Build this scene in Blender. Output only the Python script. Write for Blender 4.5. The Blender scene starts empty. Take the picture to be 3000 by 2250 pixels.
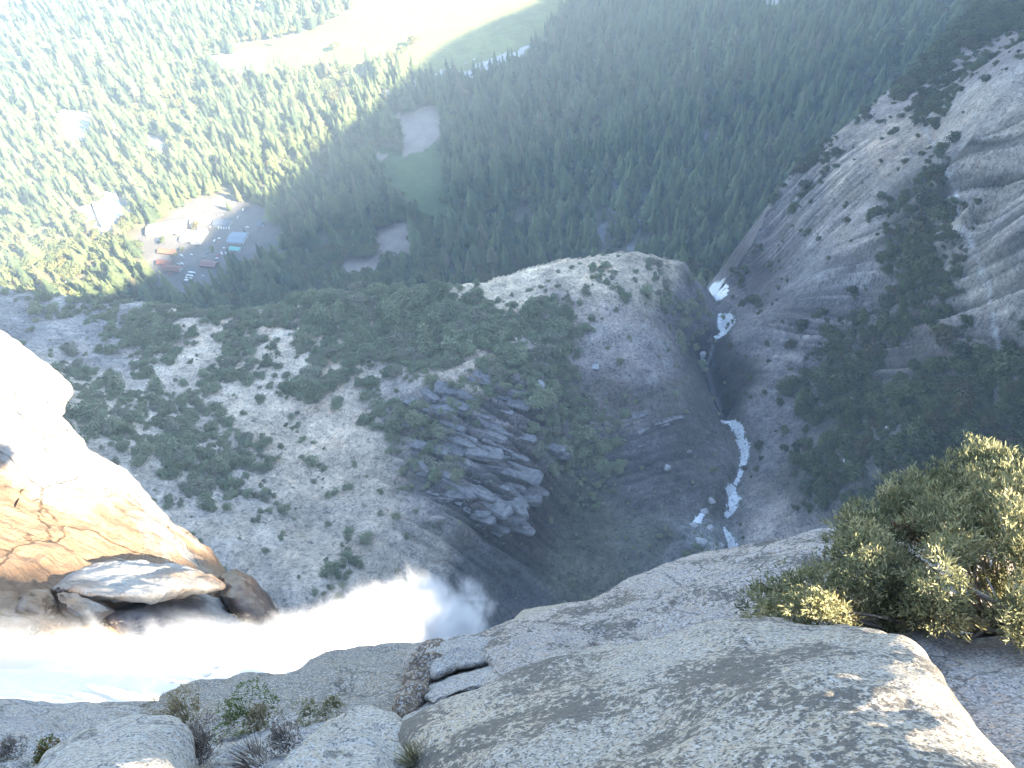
import bpy, math, random
import numpy as np
from mathutils import Vector, Matrix

# ------------------------------------------------------------------ camera, world, sun, exposure
SC = bpy.context.scene
FPX, NADX, NADY = 2266.0, 1750.0, 2950.0
_d = np.array([(NADX-1500)/FPX, -(NADY-1125)/FPX, -1.0]); _d /= np.linalg.norm(_d)
_up = -_d; _f = np.array([0, 0, -1.0]); _h = _f-_f.dot(_up)*_up; _h /= np.linalg.norm(_h)
_X = np.cross(_h, _up)
CR = np.array([_X, _h, _up])                       # world = CR @ cam
cam = bpy.data.cameras.new('camera'); co = bpy.data.objects.new('camera', cam)
SC.collection.objects.link(co); SC.camera = co
cam.sensor_width = 36; cam.lens = 36*FPX/3000; cam.clip_start = 0.1; cam.clip_end = 9000
co.matrix_world = Matrix([list(CR[0])+[0], list(CR[1])+[0], list(CR[2])+[0], [0, 0, 0, 1]])

SUN_AZ, SUN_EL = math.radians(125), math.radians(30)
S3 = np.array([math.sin(SUN_AZ)*math.cos(SUN_EL), math.cos(SUN_AZ)*math.cos(SUN_EL), math.sin(SUN_EL)])
sl = bpy.data.lights.new('sun', 'SUN'); sl.energy = 5.0; sl.angle = math.radians(0.6); sl.color = (1.0, 0.87, 0.66)
so = bpy.data.objects.new('sun', sl); SC.collection.objects.link(so)
so.rotation_euler = Vector(S3).to_track_quat('Z', 'Y').to_euler()
W = bpy.data.worlds.new('World'); SC.world = W; W.use_nodes = True
wn = W.node_tree; bg = wn.nodes['Background']
sky = wn.nodes.new('ShaderNodeTexSky'); sky.sky_type = 'NISHITA'; sky.sun_disc = False
sky.sun_elevation = SUN_EL; sky.sun_rotation = SUN_AZ; sky.altitude = 2000; sky.air_density = 1.0; sky.dust_density = 1.0
wn.links.new(sky.outputs[0], bg.inputs[0]); bg.inputs[1].default_value = 0.085
SC.view_settings.view_transform = 'Standard'; SC.view_settings.look = 'None'
SC.view_settings.exposure = 2.95; SC.view_settings.gamma = 1.0
SC.render.engine = 'CYCLES'
SC.cycles.use_denoising = True
SC.cycles.max_bounces = 5; SC.cycles.diffuse_bounces = 2; SC.cycles.glossy_bounces = 2
SC.cycles.volume_bounces = 2; SC.cycles.transparent_max_bounces = 8
SC.cycles.volume_max_steps = 1024; SC.cycles.volume_step_rate = .28
SC.cycles.caustics_reflective = False; SC.cycles.caustics_refractive = False

rng = np.random.default_rng(7); random.seed(7)
COL = SC.collection

# ------------------------------------------------------------------ helpers
def ray(u, v):
    u = np.asarray(u, float); v = np.asarray(v, float)
    c = np.stack([(u-1500)/FPX, -(v-1125)/FPX, -np.ones_like(u)], -1)
    w = c @ CR.T
    return w/np.linalg.norm(w, axis=-1, keepdims=True)
def at(u, v, z):
    r = ray(u, v); return r*(np.asarray(z, float)/r[..., 2])[..., None]
def atd(u, v, d): return ray(u, v)*np.asarray(d, float)[..., None]
def proj(p):
    c = np.asarray(p, float) @ CR
    w = np.minimum(c[..., 2], -1e-3)
    return 1500+FPX*c[..., 0]/-w, 1125-FPX*c[..., 1]/-w

def _hash(ix, iy, iz, s):
    h = (ix*374761393+iy*668265263+iz*2147483647+s*1274126177) & 0xffffffff
    h = ((h ^ (h >> 13))*1274126177) & 0xffffffff
    h = (h ^ (h >> 16)) & 0xffffffff
    return h/4294967295.0
def vnoise(p, s=0):
    p = np.asarray(p, float); i = np.floor(p).astype(np.int64); f = p-i; f = f*f*(3-2*f)
    r = 0
    for a in (0, 1):
        for b in (0, 1):
            for c in (0, 1):
                w = (f[..., 0] if a else 1-f[..., 0])*(f[..., 1] if b else 1-f[..., 1])*(f[..., 2] if c else 1-f[..., 2])
                r = r+w*_hash(i[..., 0]+a, i[..., 1]+b, i[..., 2]+c, s)
    return r*2-1
def fbm(p, o=4, s=0, gain=.5):
    p = np.asarray(p, float); r = 0; a = 1; t = 0
    for k in range(o):
        r = r+a*vnoise(p, s+k*17); t += a; a *= gain; p = p*2.03+11.3
    return r/t
def p3(x, y, z=0.0): return np.stack([x, y, np.zeros_like(x)+z], -1)

def mesh_np(name, V, F, mats=(), smooth=True, parent=None, midx=None, link=True, attrs=None):
    V = np.asarray(V, np.float32); F = np.asarray(F, np.int32); k = F.shape[1]
    me = bpy.data.meshes.new(name)
    me.vertices.add(len(V)); me.vertices.foreach_set('co', V.ravel())
    me.loops.add(F.size); me.loops.foreach_set('vertex_index', F.ravel())
    me.polygons.add(len(F)); me.polygons.foreach_set('loop_start', np.arange(0, F.size, k, dtype=np.int32))
    me.polygons.foreach_set('loop_total', np.full(len(F), k, np.int32))
    for m in mats: me.materials.append(m)
    if midx is not None: me.polygons.foreach_set('material_index', np.asarray(midx, np.int32))
    me.polygons.foreach_set('use_smooth', np.full(len(F), smooth))
    if attrs:
        for an, (ty, data) in attrs.items():
            at_ = me.attributes.new(an, ty, 'POINT')
            if ty == 'FLOAT_COLOR': at_.data.foreach_set('color', np.asarray(data, np.float32).ravel())
            else: at_.data.foreach_set('value', np.asarray(data, np.float32).ravel())
    me.update(calc_edges=True); me.validate()
    o = bpy.data.objects.new(name, me)
    if link: COL.objects.link(o)
    if parent: o.parent = parent
    return o
def tag(o, label=None, cat=None, group=None, kind=None):
    if label: o['label'] = label
    if cat: o['category'] = cat
    if group: o['group'] = group
    if kind: o['kind'] = kind
    return o
def empty(name, loc=(0, 0, 0), rz=0):
    o = bpy.data.objects.new(name, None); COL.objects.link(o); o.location = loc; o.rotation_euler = (0, 0, rz)
    return o
def gridfaces(nx, ny):
    i = np.arange(nx-1); j = np.arange(ny-1); I, J = np.meshgrid(i, j, indexing='ij')
    a = (I*ny+J).ravel()
    return np.stack([a, a+ny, a+ny+1, a+1], -1)

# ---- materials
def mat(name):
    m = bpy.data.materials.new(name); m.use_nodes = True
    nt = m.node_tree; b = nt.nodes['Principled BSDF']
    return m, nt, b
def N(nt, t, **kw):
    n = nt.nodes.new(t)
    for k, v in kw.items():
        if isinstance(k, str) and hasattr(n, k): setattr(n, k, v)
    return n
def noise_node(nt, scale, detail=6, rough=.6, vec=None, dist=0):
    n = nt.nodes.new('ShaderNodeTexNoise'); n.inputs['Scale'].default_value = scale
    n.inputs['Detail'].default_value = detail; n.inputs['Roughness'].default_value = rough
    n.inputs['Distortion'].default_value = dist
    if vec is not None: nt.links.new(vec, n.inputs['Vector'])
    return n
def ramp(nt, fac, stops, interp='LINEAR'):
    r = nt.nodes.new('ShaderNodeValToRGB'); r.color_ramp.interpolation = interp
    e = r.color_ramp.elements
    while len(e) < len(stops): e.new(0.5)
    for x, (p, c) in zip(e, stops):
        x.position = p; x.color = (c, c, c, 1) if not hasattr(c, '__len__') else (*c, 1)
    nt.links.new(fac, r.inputs[0]); return r.outputs[0]
def mix(nt, fac, a, b, mode='MIX'):
    m = nt.nodes.new('ShaderNodeMix'); m.data_type = 'RGBA'; m.blend_type = mode
    for v, i in ((fac, 0), (a, 6), (b, 7)):
        if isinstance(v, (int, float)): m.inputs[i].default_value = v
        elif isinstance(v, tuple): m.inputs[i].default_value = (*v, 1)
        else: nt.links.new(v, m.inputs[i])
    return m.outputs[2]
def bump(nt, b, h, dist, strength=1.0, prev=None):
    n = nt.nodes.new('ShaderNodeBump'); n.inputs['Distance'].default_value = dist; n.inputs['Strength'].default_value = strength
    nt.links.new(h, n.inputs['Height'])
    if prev is not None: nt.links.new(prev, n.inputs['Normal'])
    nt.links.new(n.outputs[0], b.inputs['Normal']); return n.outputs[0]
def pos(nt): return nt.nodes.new('ShaderNodeNewGeometry').outputs['Position']
def vscale(nt, v, s, rz=0.0):
    m = nt.nodes.new('ShaderNodeMapping'); m.inputs['Scale'].default_value = s; m.inputs['Rotation'].default_value = (0, 0, rz)
    nt.links.new(v, m.inputs[0]); return m.outputs[0]

def granite_mat(name, base, dark, lichen=.5, stain=None, scale=1.0, lpatch=1.0, crk=.8):
    """coarse crystalline granite seen from a few metres: pale ground, dark mica, buff feldspar, charcoal lichen"""
    m, nt, b = mat(name); P = nt.nodes.new('ShaderNodeTexCoord').outputs['Object']
    big = noise_node(nt, .9*scale, 5, .55, P).outputs[0]
    c0 = mix(nt, ramp(nt, big, [(.35, 0.), (.65, 1.)]), base, tuple(x*y for x, y in zip(base, (1.22, 1.13, .98))))
    v = nt.nodes.new('ShaderNodeTexVoronoi'); v.inputs['Scale'].default_value = 92*scale; nt.links.new(P, v.inputs['Vector'])
    sep = nt.nodes.new('ShaderNodeSeparateColor'); nt.links.new(v.outputs['Color'], sep.inputs[0])
    c1 = mix(nt, ramp(nt, sep.outputs[0], [(.70, 0.), (.80, .75)]), c0, dark)
    c1 = mix(nt, ramp(nt, sep.outputs[1], [(.74, 0.), (.84, .6)]), c1, (.62, .60, .58))
    v2 = nt.nodes.new('ShaderNodeTexVoronoi'); v2.inputs['Scale'].default_value = 40*scale; nt.links.new(P, v2.inputs['Vector'])
    s2 = nt.nodes.new('ShaderNodeSeparateColor'); nt.links.new(v2.outputs['Color'], s2.inputs[0])
    c1 = mix(nt, ramp(nt, s2.outputs[0], [(.8, 0.), (.88, .45)]), c1, (.17, .15, .14))
    c1 = mix(nt, ramp(nt, s2.outputs[1], [(.84, 0.), (.92, .5)]), c1, (.52, .40, .28))
    ln = noise_node(nt, 24*scale, 5, .68, P, .3).outputs[0]
    lb = noise_node(nt, 1.5*lpatch*scale, 3, .5, P).outputs[0]
    mt = nt.nodes.new('ShaderNodeMath'); mt.operation = 'MULTIPLY_ADD'; mt.inputs[1].default_value = .9
    nt.links.new(lb, mt.inputs[0]); nt.links.new(ln, mt.inputs[2])
    lf = ramp(nt, mt.outputs[0], [(1.13-.22*lichen, 0.), (1.19-.22*lichen, .85)])
    lf2 = nt.nodes.new('ShaderNodeMath'); lf2.operation = 'MINIMUM'; nt.links.new(lf, lf2.inputs[0]); lf2.inputs[1].default_value = .85
    c2 = mix(nt, lf2.outputs[0], c1, (.10, .092, .082))
    if stain:
        sn = noise_node(nt, .55*scale, 4, .6, P).outputs[0]
        c2 = mix(nt, ramp(nt, sn, [(.5, 0.), (.68, .6)]), c2, stain)
    jv = nt.nodes.new('ShaderNodeTexVoronoi'); jv.feature = 'DISTANCE_TO_EDGE'; jv.inputs['Scale'].default_value = .75*scale
    jw = noise_node(nt, 1.2*scale, 5, .6, P); jm = nt.nodes.new('ShaderNodeVectorMath'); jm.operation = 'MULTIPLY_ADD'; jm.inputs[1].default_value = (.9, .9, .9); nt.links.new(jw.outputs['Color'], jm.inputs[0]); nt.links.new(P, jm.inputs[2]); nt.links.new(jm.outputs[0], jv.inputs['Vector'])
    jn_ = ramp(nt, jv.outputs['Distance'], [(0., .25), (.012, 1.)]); c2 = mix(nt, crk, c2, mix(nt, 1.0, c2, jn_, 'MULTIPLY'))
    nt.links.new(c2, b.inputs['Base Color']); b.inputs['Roughness'].default_value = .85
    n1 = bump(nt, b, noise_node(nt, 8*scale, 8, .7, P).outputs[0], .05/scale, .8)
    bump(nt, b, v.outputs['Distance'], .006/scale, .6, n1)
    return m

def foliage_mat(name, c0, c1, dry=(.2, .16, .07), fdry=.1, trans=.15, pat=.05):
    m, nt, b = mat(name)
    oi = nt.nodes.new('ShaderNodeObjectInfo').outputs['Random']
    n = noise_node(nt, 1/pat if pat else 1, 3, .6, pos(nt)).outputs[0]
    a = nt.nodes.new('ShaderNodeMath'); a.operation = 'ADD'; nt.links.new(n, a.inputs[0]); nt.links.new(oi, a.inputs[1])
    c = mix(nt, ramp(nt, a.outputs[0], [(.45, 0.), (1.0, 1.)]), c0, c1)
    r = nt.nodes.new('ShaderNodeMath'); r.operation = 'FRACT'; r2 = nt.nodes.new('ShaderNodeMath'); r2.operation = 'MULTIPLY'; r2.inputs[1].default_value = 37.7
    nt.links.new(oi, r2.inputs[0]); nt.links.new(r2.outputs[0], r.inputs[0])
    c = mix(nt, ramp(nt, r.outputs[0], [(1-fdry-.02, 0.), (1-fdry+.02, .7)]), c, dry)
    nt.links.new(c, b.inputs['Base Color']); b.inputs['Roughness'].default_value = .75
    if 'Specular IOR Level' in b.inputs: b.inputs['Specular IOR Level'].default_value = .2
    if trans:
        t = nt.nodes.new('ShaderNodeBsdfTranslucent'); nt.links.new(c, t.inputs[0])
        ms = nt.nodes.new('ShaderNodeMixShader'); ms.inputs[0].default_value = trans
        nt.links.new(b.outputs[0], ms.inputs[1]); nt.links.new(t.outputs[0], ms.inputs[2])
        nt.links.new(ms.outputs[0], nt.nodes['Material Output'].inputs['Surface'])
    return m
def plain(name, c, rough=.7, metal=0, noise=0.0, nscale=1.0):
    m, nt, b = mat(name); b.inputs['Roughness'].default_value = rough; b.inputs['Metallic'].default_value = metal
    if noise:
        n = noise_node(nt, nscale, 5, .6, pos(nt)).outputs[0]
        cc = mix(nt, ramp(nt, n, [(.3, 0.), (.7, 1.)]), tuple(x*(1-noise) for x in c), tuple(min(1, x*(1+noise)) for x in c))
        nt.links.new(cc, b.inputs['Base Color'])
    else: b.inputs['Base Color'].default_value = (*c, 1)
    return m

# ------------------------------------------------------------------ terrain functions
def rbf_fit(P, z):
    D = np.linalg.norm(P[:, None]-P[None], axis=-1)
    n = len(P); A = np.zeros((n+3, n+3)); A[:n, :n] = D+np.eye(n)*1.0
    A[:n, n] = 1; A[:n, n+1:] = P; A[n, :n] = 1; A[n+1:, :n] = P.T
    return np.linalg.solve(A, np.concatenate([z, [0, 0, 0]]))
def rbf_eval(P, w, x, y):
    sh = x.shape; q = np.stack([x.ravel(), y.ravel()], -1); r = np.empty(len(q))
    for i in range(0, len(q), 20000):
        c = q[i:i+20000]
        r[i:i+20000] = np.linalg.norm(c[:, None]-P[None], axis=-1) @ w[:len(P)]+w[len(P)]+c @ w[len(P)+1:]
    return r.reshape(sh)
CTRL = """
-400 900 -330;-200 1200 -330;0 850 -412;0 1000 -392;120 865 -420;320 880 -428;500 895 -432;651 911 -434;868 868 -436;1085 848 -440;1424 822 -446;1627 765 -452;1871 738 -462;2007 765 -480
200 1100 -402;350 1000 -420;700 1050 -430;700 1200 -422;1000 1000 -434;1250 950 -438;1000 1250 -428;600 1400 -398;450 1350 -385;850 1400 -412;900 1550 -408;1200 1200 -430;1250 1400 -428
1150 1500 -416;700 1550 -385;800 1650 -380;900 1750 -380;1050 1700 -398;1350 1560 -425;1380 1700 -428;1420 1600 -445;1480 1750 -458;1500 1500 -440;1590 1380 -444;1600 1200 -442;1530 1050 -438
1650 1500 -474;1690 1350 -472;1690 1200 -466;1650 1650 -474;1600 1800 -474;1800 1600 -474;1900 1700 -475;1760 1400 -474;1900 1300 -473;1950 1500 -476;1800 1260 -472;2000 1250 -476;2050 1400 -482
1650 950 -444;1700 850 -446;1800 900 -447;1900 850 -452;1900 950 -455;1700 1050 -450;1800 1120 -456;1930 1130 -466;1960 1000 -470;1830 1190 -472;1750 1150 -462
2030 900 -500;2000 800 -484;2060 960 -520;2090 850 -545;2100 930 -538;2050 1050 -520;2110 1130 -524;2130 1190 -516;2060 1130 -500;2140 1240 -502;2170 1300 -498;2160 1400 -494;2130 1480 -490;2150 1600 -484;2160 1750 -480
2200 1150 -500;2200 980 -500;2300 950 -488;2250 1250 -488;2300 1050 -482;2420 1100 -468;2230 1400 -484;2300 1500 -474;2350 1350 -466;2400 1250 -458;2500 1400 -440;2600 1200 -418;2450 1000 -465;2700 1300 -395
2900 1250 -385;3000 1050 -368;2800 1000 -385;2650 1000 -415;3000 1400 -395;3200 1300 -388;2300 1650 -474;2600 1600 -450;2700 1500 -440;3000 1700 -425;2600 2000 -465;3000 2200 -440;3300 1700 -415;2600 2400 -460;1700 2100 -470;1000 2100 -410;2150 1900 -478
2180 830 -545;2250 850 -520;2350 800 -492;2250 700 -528;2350 650 -480;2290 560 -505;2340 480 -482;2450 400 -462;2530 330 -452;2610 265 -445;2500 500 -430;2600 450 -412;2560 650 -425;2450 750 -455;2600 800 -425;2550 900 -445
2700 800 -400;2660 600 -405;2700 450 -405;2650 350 -425;2720 300 -415;2800 900 -385;2830 700 -375;2780 550 -385;2780 450 -370;2760 330 -385;2850 600 -345;2850 400 -335;3000 650 -322;3000 400 -316;2900 250 -340;3000 120 -335;2900 850 -362;3000 850 -342
2700 230 -430;2800 120 -430;2900 30 -425;3000 -80 -415;3300 0 -320;3300 500 -270;3400 900 -300;3400 1300 -375
"""
_c = np.array([[float(t) for t in s.split()] for l in CTRL.strip().splitlines() for s in l.split(';')])
_cw = at(_c[:, 0], _c[:, 1], _c[:, 2])
CPT = _cw[:, :2]; CWT = rbf_fit(CPT, _c[:, 2])
# rim of the bench: beyond this line the ground falls away to the valley
RIM = [(-900, 800, -412), (0, 828, -412), (120, 855, -420), (320, 875, -428), (500, 888, -432), (651, 908, -434), (868, 865, -436), (1085, 846, -440), (1424, 818, -446), (1627, 758, -452),
       (1750, 738, -456), (1871, 730, -462), (1950, 740, -468), (2010, 765, -484), (2060, 815, -525), (2100, 835, -548), (2150, 815, -556), (2215, 700, -535), (2280, 560, -508), (2335, 470, -482), (2450, 390, -462),
       (2530, 322, -452), (2615, 250, -445), (2660, 215, -438), (2720, 150, -432), (2840, 20, -428), (3000, -120, -420), (3400, -300, -400)]
RW = np.array([at(*r) for r in RIM])[:, :2]
_close = np.array([[1000, 1100], [1000, -100], [-900, -100], [-900, RW[0, 1]]])
POLY = np.concatenate([RW, _close])
def seg_dist(x, y, L):
    d = np.full(x.shape, 1e9)
    for a, b in zip(L[:-1], L[1:]):
        ab = b-a; t = np.clip(((x-a[0])*ab[0]+(y-a[1])*ab[1])/(ab@ab), 0, 1)
        d = np.minimum(d, np.hypot(x-a[0]-t*ab[0], y-a[1]-t*ab[1]))
    return d
def inside(x, y, L):
    r = np.zeros(x.shape, bool); n = len(L)
    for i in range(n):
        a, b = L[i], L[(i+1) % n]
        c = ((a[1] > y) != (b[1] > y)) & (x < (b[0]-a[0])*(y-a[1])/(b[1]-a[1]+1e-12)+a[0])
        r ^= c
    return r
def gmask(x, y, u, v, z, r, p=2):
    c = at(u, v, z); return np.exp(-((x-c[0])**2+(y-c[1])**2)**(p/2)/r**p)
def sdir(u0, v0, u1, v1, z, z1=None):
    a = at(u0, v0, z); b = at(u1, v1, z if z1 is None else z1); d = (b-a)[:2]; return d/np.linalg.norm(d)
def strata(x, y, d, spacing, seed, stretch=6., warp=1.3):
    n = np.array([-d[1], d[0]]); w = x*n[0]+y*n[1]; s = x*d[0]+y*d[1]
    w2 = w+spacing*warp*fbm(p3(s/(spacing*stretch), w/(spacing*2.2), seed), 3, seed)
    q = w2/spacing; f = q-np.floor(q)
    h = _hash(np.floor(q).astype(np.int64), np.floor(s/(spacing*9)+2*vnoise(p3(q*0, np.floor(q)*3.1, seed))).astype(np.int64), 0*q.astype(np.int64), seed)
    saw = np.where(f < .82, f/.82, (1-f)/.18)
    return saw*(.35+.65*h)-.4
_cr = sdir(1150, 1180, 1600, 1330, -438); _sl = sdir(2820, 620, 3000, 490, -368, -320); _bu = sdir(2420, 540, 2640, 400, -462, -425); _gl = sdir(1650, 1330, 1950, 1230, -474)
CRK = [(2085, 800, -560), (2100, 850, -548), (2112, 900, -540), (2122, 950, -534), (2090, 1000, -530), (2075, 1060, -526), (2095, 1130, -522), (2125, 1190, -516), (2150, 1245, -504), (2172, 1290, -500), (2180, 1350, -497), (2160, 1410, -494), (2140, 1480, -490), (2128, 1550, -487), (2145, 1605, -484), (2150, 1700, -482)]
CREEK = np.array([at(*c) for c in CRK])[:, :2]
def HA(x, y, detail=True):
    z = rbf_eval(CPT, CWT, x, y)
    ins = inside(x, y, POLY); d = seg_dist(x, y, RW)
    m_cr = np.clip(gmask(x, y, 1420, 1330, -438, 62, 3)+.8*gmask(x, y, 1500, 1150, -438, 35)+.8*gmask(x, y, 1400, 1580, -438, 36), 0, 1)
    m_sl = np.clip(1.3*gmask(x, y, 2990, 420, -290, 105, 4), 0, 1)
    m_bu = np.clip(gmask(x, y, 2420, 560, -470, 85, 4), 0, 1)
    m_gl = gmask(x, y, 1850, 1330, -474, 40)
    if detail:
        z = z+5.*fbm(p3(x/45, y/45), 3, 3)+1.6*fbm(p3(x/9, y/9), 3, 5)
        z = z+11*m_cr*strata(x, y, _cr, 16, 11)+4.5*m_cr*strata(x, y, _cr, 6, 12)+m_cr*3*fbm(p3(x/6, y/6), 4, 9)
        z = z+9*m_sl*strata(x, y, _sl, 19, 21, 14, .55)+4*m_sl*strata(x, y, _sl, 6.5, 22, 16, .7)
        z = z+4.5*m_bu*strata(x, y, _bu, 17, 31, 12, .7)+2*m_bu*strata(x, y, _bu, 6, 32, 12, .7)
        z = z+3.5*m_gl*strata(x, y, _gl, 9, 41, 8)
        z = z+.55*fbm(p3(x/3.2, y/3.2), 3, 8)
        ck = seg_dist(x, y, CREEK); z = z-15*np.exp(-(ck/8.)**2)-6*gmask(x, y, 2130, 1170, -515, 10)
        z = z+2.2*np.clip(gmask(x, y, 2100, 1500, -490, 22), 0, 1)*fbm(p3(x/2.6, y/2.6), 2, 77)
    edge = 3.0*fbm(p3(x/18, y/18), 3, 15) if detail else 0
    out = np.where(ins, 0, d)+edge*np.exp(-d/12)*0
    z = z-np.where(ins, 0, 2.6*out+np.minimum(out, 6)*.5)
    rr = np.where(ins & (d < 10), (10-d)**2*.03, 0)
    return z-rr
# canyon rim on the sun's side: its crest throws the shade over the bench and half the valley
_e1 = S3[:2]/np.linalg.norm(S3[:2]); _e2 = np.array([-_e1[1], _e1[0]]); TE = math.tan(SUN_EL)
def crest(c, s, q): p = s*_e1+c*_e2; return (p[0], p[1], q+TE*s)
CREST = [crest(*t) for t in [(-600, 300, -60), (-150, 280, -60), (0, 270, -46), (60, 270, -40), (120, 280, -44), (200, 300, -30), (300, 330, -60), (340, 350, -125), (372, 370, -171), (408, 380, -190), (481, 400, -206), (527, 415, -209), (580, 425, -219), (635, 435, -213), (699, 445, -232), (773, 460, -229),
                             (903, 480, -225), (1060, 495, -236), (1281, 520, -248), (1481, 560, -300), (1800, 600, -330), (2600, 700, -330)]]
CREST = np.array(CREST)
BCT = """-600 -200 -790;0 0 -790;500 700 -790;300 870 -790;1300 110 -790;1250 450 -790;900 800 -790;0 600 -790;1500 700 -778;1900 700 -752;1700 400 -784;2100 500 -742;2100 0 -790;1700 -200 -790;2500 200 -700;2700 60 -670;2600 -150 -740;600 -400 -790;2000 -400 -790;1500 250 -790;1500 500 -782;2300 400 -720;1200 900 -780"""
_b = np.array([[float(t) for t in s.split()] for s in BCT.split(';')]); _bw = at(_b[:, 0], _b[:, 1], _b[:, 2])
BP = _bw[:, :2]; BW = rbf_fit(BP, _b[:, 2])
def HB(x, y):
    z = np.maximum(rbf_eval(BP, BW, x, y), -790)
    far = np.clip((np.hypot(x, y)-2600)/900, 0, 1); z = z*(1-far)-790*far
    z = np.minimum(z, -560)
    z = z+1.2*fbm(p3(x/60, y/60), 3, 2)+np.clip(-z[...]*0, 0, 0)
    # ridge
    best = np.full(x.shape, -1e9)
    for a, b in zip(CREST[:-1], CREST[1:]):
        ab = b[:2]-a[:2]; t = np.clip(((x-a[0])*ab[0]+(y-a[1])*ab[1])/(ab@ab), 0, 1)
        dd = np.hypot(x-a[0]-t*ab[0], y-a[1]-t*ab[1]); zc = a[2]+t*(b[2]-a[2])
        best = np.maximum(best, zc-2.5*dd)
    best = best+7*fbm(p3(x/70, y/70), 4, 44)
    # upland behind the lip
    lx = np.where(x < 0, -14-.35*(-x)**.98 if False else -14+.35*x, -14-.02*x)
    yy = y-lx
    up = np.where(yy < 0, -9+np.minimum(-yy*.16, 45), -9-3.0*yy)+3*fbm(p3(x/40, y/40), 4, 45)
    return np.maximum(z, np.maximum(best, up))
def hit(u, v, H=HB, n=400, lo=100, hi=3200):
    """first crossing of the ray through (u,v) with the height function"""
    u = np.atleast_1d(np.asarray(u, float)); v = np.atleast_1d(np.asarray(v, float)); r = ray(u, v)
    t = np.geomspace(lo, hi, n); P = r[:, None]*t[None, :, None]
    below = P[..., 2] < H(P[..., 0], P[..., 1])
    k = np.argmax(below, 1); k = np.maximum(k, 1)
    a = t[k-1]; b = t[k]
    for _ in range(8):
        m = (a+b)/2; p = r*m[:, None]; bl = p[:, 2] < H(p[:, 0], p[:, 1]); b = np.where(bl, m, b); a = np.where(bl, a, m)
    return r*b[:, None]

# ------------------------------------------------------------------ terrain meshes
# rock colour controls over the bench: (u, v, r, g, b)
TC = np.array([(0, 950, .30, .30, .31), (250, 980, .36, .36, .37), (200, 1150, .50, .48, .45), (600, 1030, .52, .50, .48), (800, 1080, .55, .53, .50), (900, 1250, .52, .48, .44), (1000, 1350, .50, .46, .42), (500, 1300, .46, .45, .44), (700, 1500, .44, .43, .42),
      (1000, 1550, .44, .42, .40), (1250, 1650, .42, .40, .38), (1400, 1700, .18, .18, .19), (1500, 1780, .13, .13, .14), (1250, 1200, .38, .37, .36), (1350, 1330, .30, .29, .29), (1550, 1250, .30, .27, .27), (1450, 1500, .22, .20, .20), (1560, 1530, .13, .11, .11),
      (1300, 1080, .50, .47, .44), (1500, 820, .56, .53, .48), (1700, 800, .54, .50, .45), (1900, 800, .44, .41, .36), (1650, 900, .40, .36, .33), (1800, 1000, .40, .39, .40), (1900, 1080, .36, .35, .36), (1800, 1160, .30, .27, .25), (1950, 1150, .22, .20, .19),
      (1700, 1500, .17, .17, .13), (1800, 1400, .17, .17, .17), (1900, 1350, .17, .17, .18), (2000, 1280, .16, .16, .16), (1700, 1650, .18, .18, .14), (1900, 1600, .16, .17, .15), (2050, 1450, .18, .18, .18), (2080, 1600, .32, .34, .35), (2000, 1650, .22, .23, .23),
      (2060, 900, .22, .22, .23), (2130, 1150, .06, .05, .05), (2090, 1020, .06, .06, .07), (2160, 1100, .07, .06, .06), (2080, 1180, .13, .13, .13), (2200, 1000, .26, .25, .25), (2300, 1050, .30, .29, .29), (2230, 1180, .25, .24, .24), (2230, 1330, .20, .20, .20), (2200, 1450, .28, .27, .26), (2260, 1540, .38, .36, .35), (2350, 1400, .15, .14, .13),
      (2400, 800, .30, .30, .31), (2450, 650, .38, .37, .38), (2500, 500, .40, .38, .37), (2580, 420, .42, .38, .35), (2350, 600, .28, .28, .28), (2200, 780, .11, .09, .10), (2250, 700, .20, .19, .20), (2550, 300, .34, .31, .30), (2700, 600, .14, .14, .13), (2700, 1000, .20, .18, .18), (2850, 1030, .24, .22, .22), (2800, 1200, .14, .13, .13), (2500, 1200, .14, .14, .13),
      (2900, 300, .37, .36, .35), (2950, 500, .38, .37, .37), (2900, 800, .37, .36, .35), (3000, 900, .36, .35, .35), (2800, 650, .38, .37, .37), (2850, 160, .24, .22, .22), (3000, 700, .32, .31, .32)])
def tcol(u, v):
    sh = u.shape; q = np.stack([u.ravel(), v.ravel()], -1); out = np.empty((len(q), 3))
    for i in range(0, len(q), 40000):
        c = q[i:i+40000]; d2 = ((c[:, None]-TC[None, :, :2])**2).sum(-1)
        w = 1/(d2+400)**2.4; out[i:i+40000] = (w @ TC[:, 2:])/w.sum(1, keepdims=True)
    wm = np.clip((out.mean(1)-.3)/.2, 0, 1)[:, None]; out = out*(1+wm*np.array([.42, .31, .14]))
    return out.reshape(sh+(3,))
VEG = {  # cover per 100-px cell, tenths
 0:   "000000000000000000000000009999", 100: "000000000000000000000000009861", 200: "000000000000000000000000067700", 300: "000000000000000000000006543600",
 400: "000000000000000000000006412700", 500: "000000000000000000000055113810", 600: "000000000000000000000132128910", 700: "000000000000000034334321138920", 800: "577777999999974423444322248810",
 900: "234565678999999981155333468862", 1000: "133454763688867881122124885699", 1100: "345455325654445682221128969999", 1200: "777768553236544385111027888899", 1300: "555558654124433386101116878899",
 1400: "444445542213332276322004788899", 1500: "111111124431111233333100577777", 1600: "111111113531111233332100555555", 1700: "111111112443111344442100555555", 1800: "111111111111111334442100555555"}
VM = np.array([[int(ch) for ch in VEG[k]] for k in sorted(VEG)], float)/10
def veg(u, v):
    x = np.clip(u/100-.5, 0, 28.999); y = np.clip(v/100-.5, 0, 17.999); i = x.astype(int); j = y.astype(int); fx = x-i; fy = y-j
    return (VM[j, i]*(1-fx)*(1-fy)+VM[j, i+1]*fx*(1-fy)+VM[j+1, i]*(1-fx)*fy+VM[j+1, i+1]*fx*fy)

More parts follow.
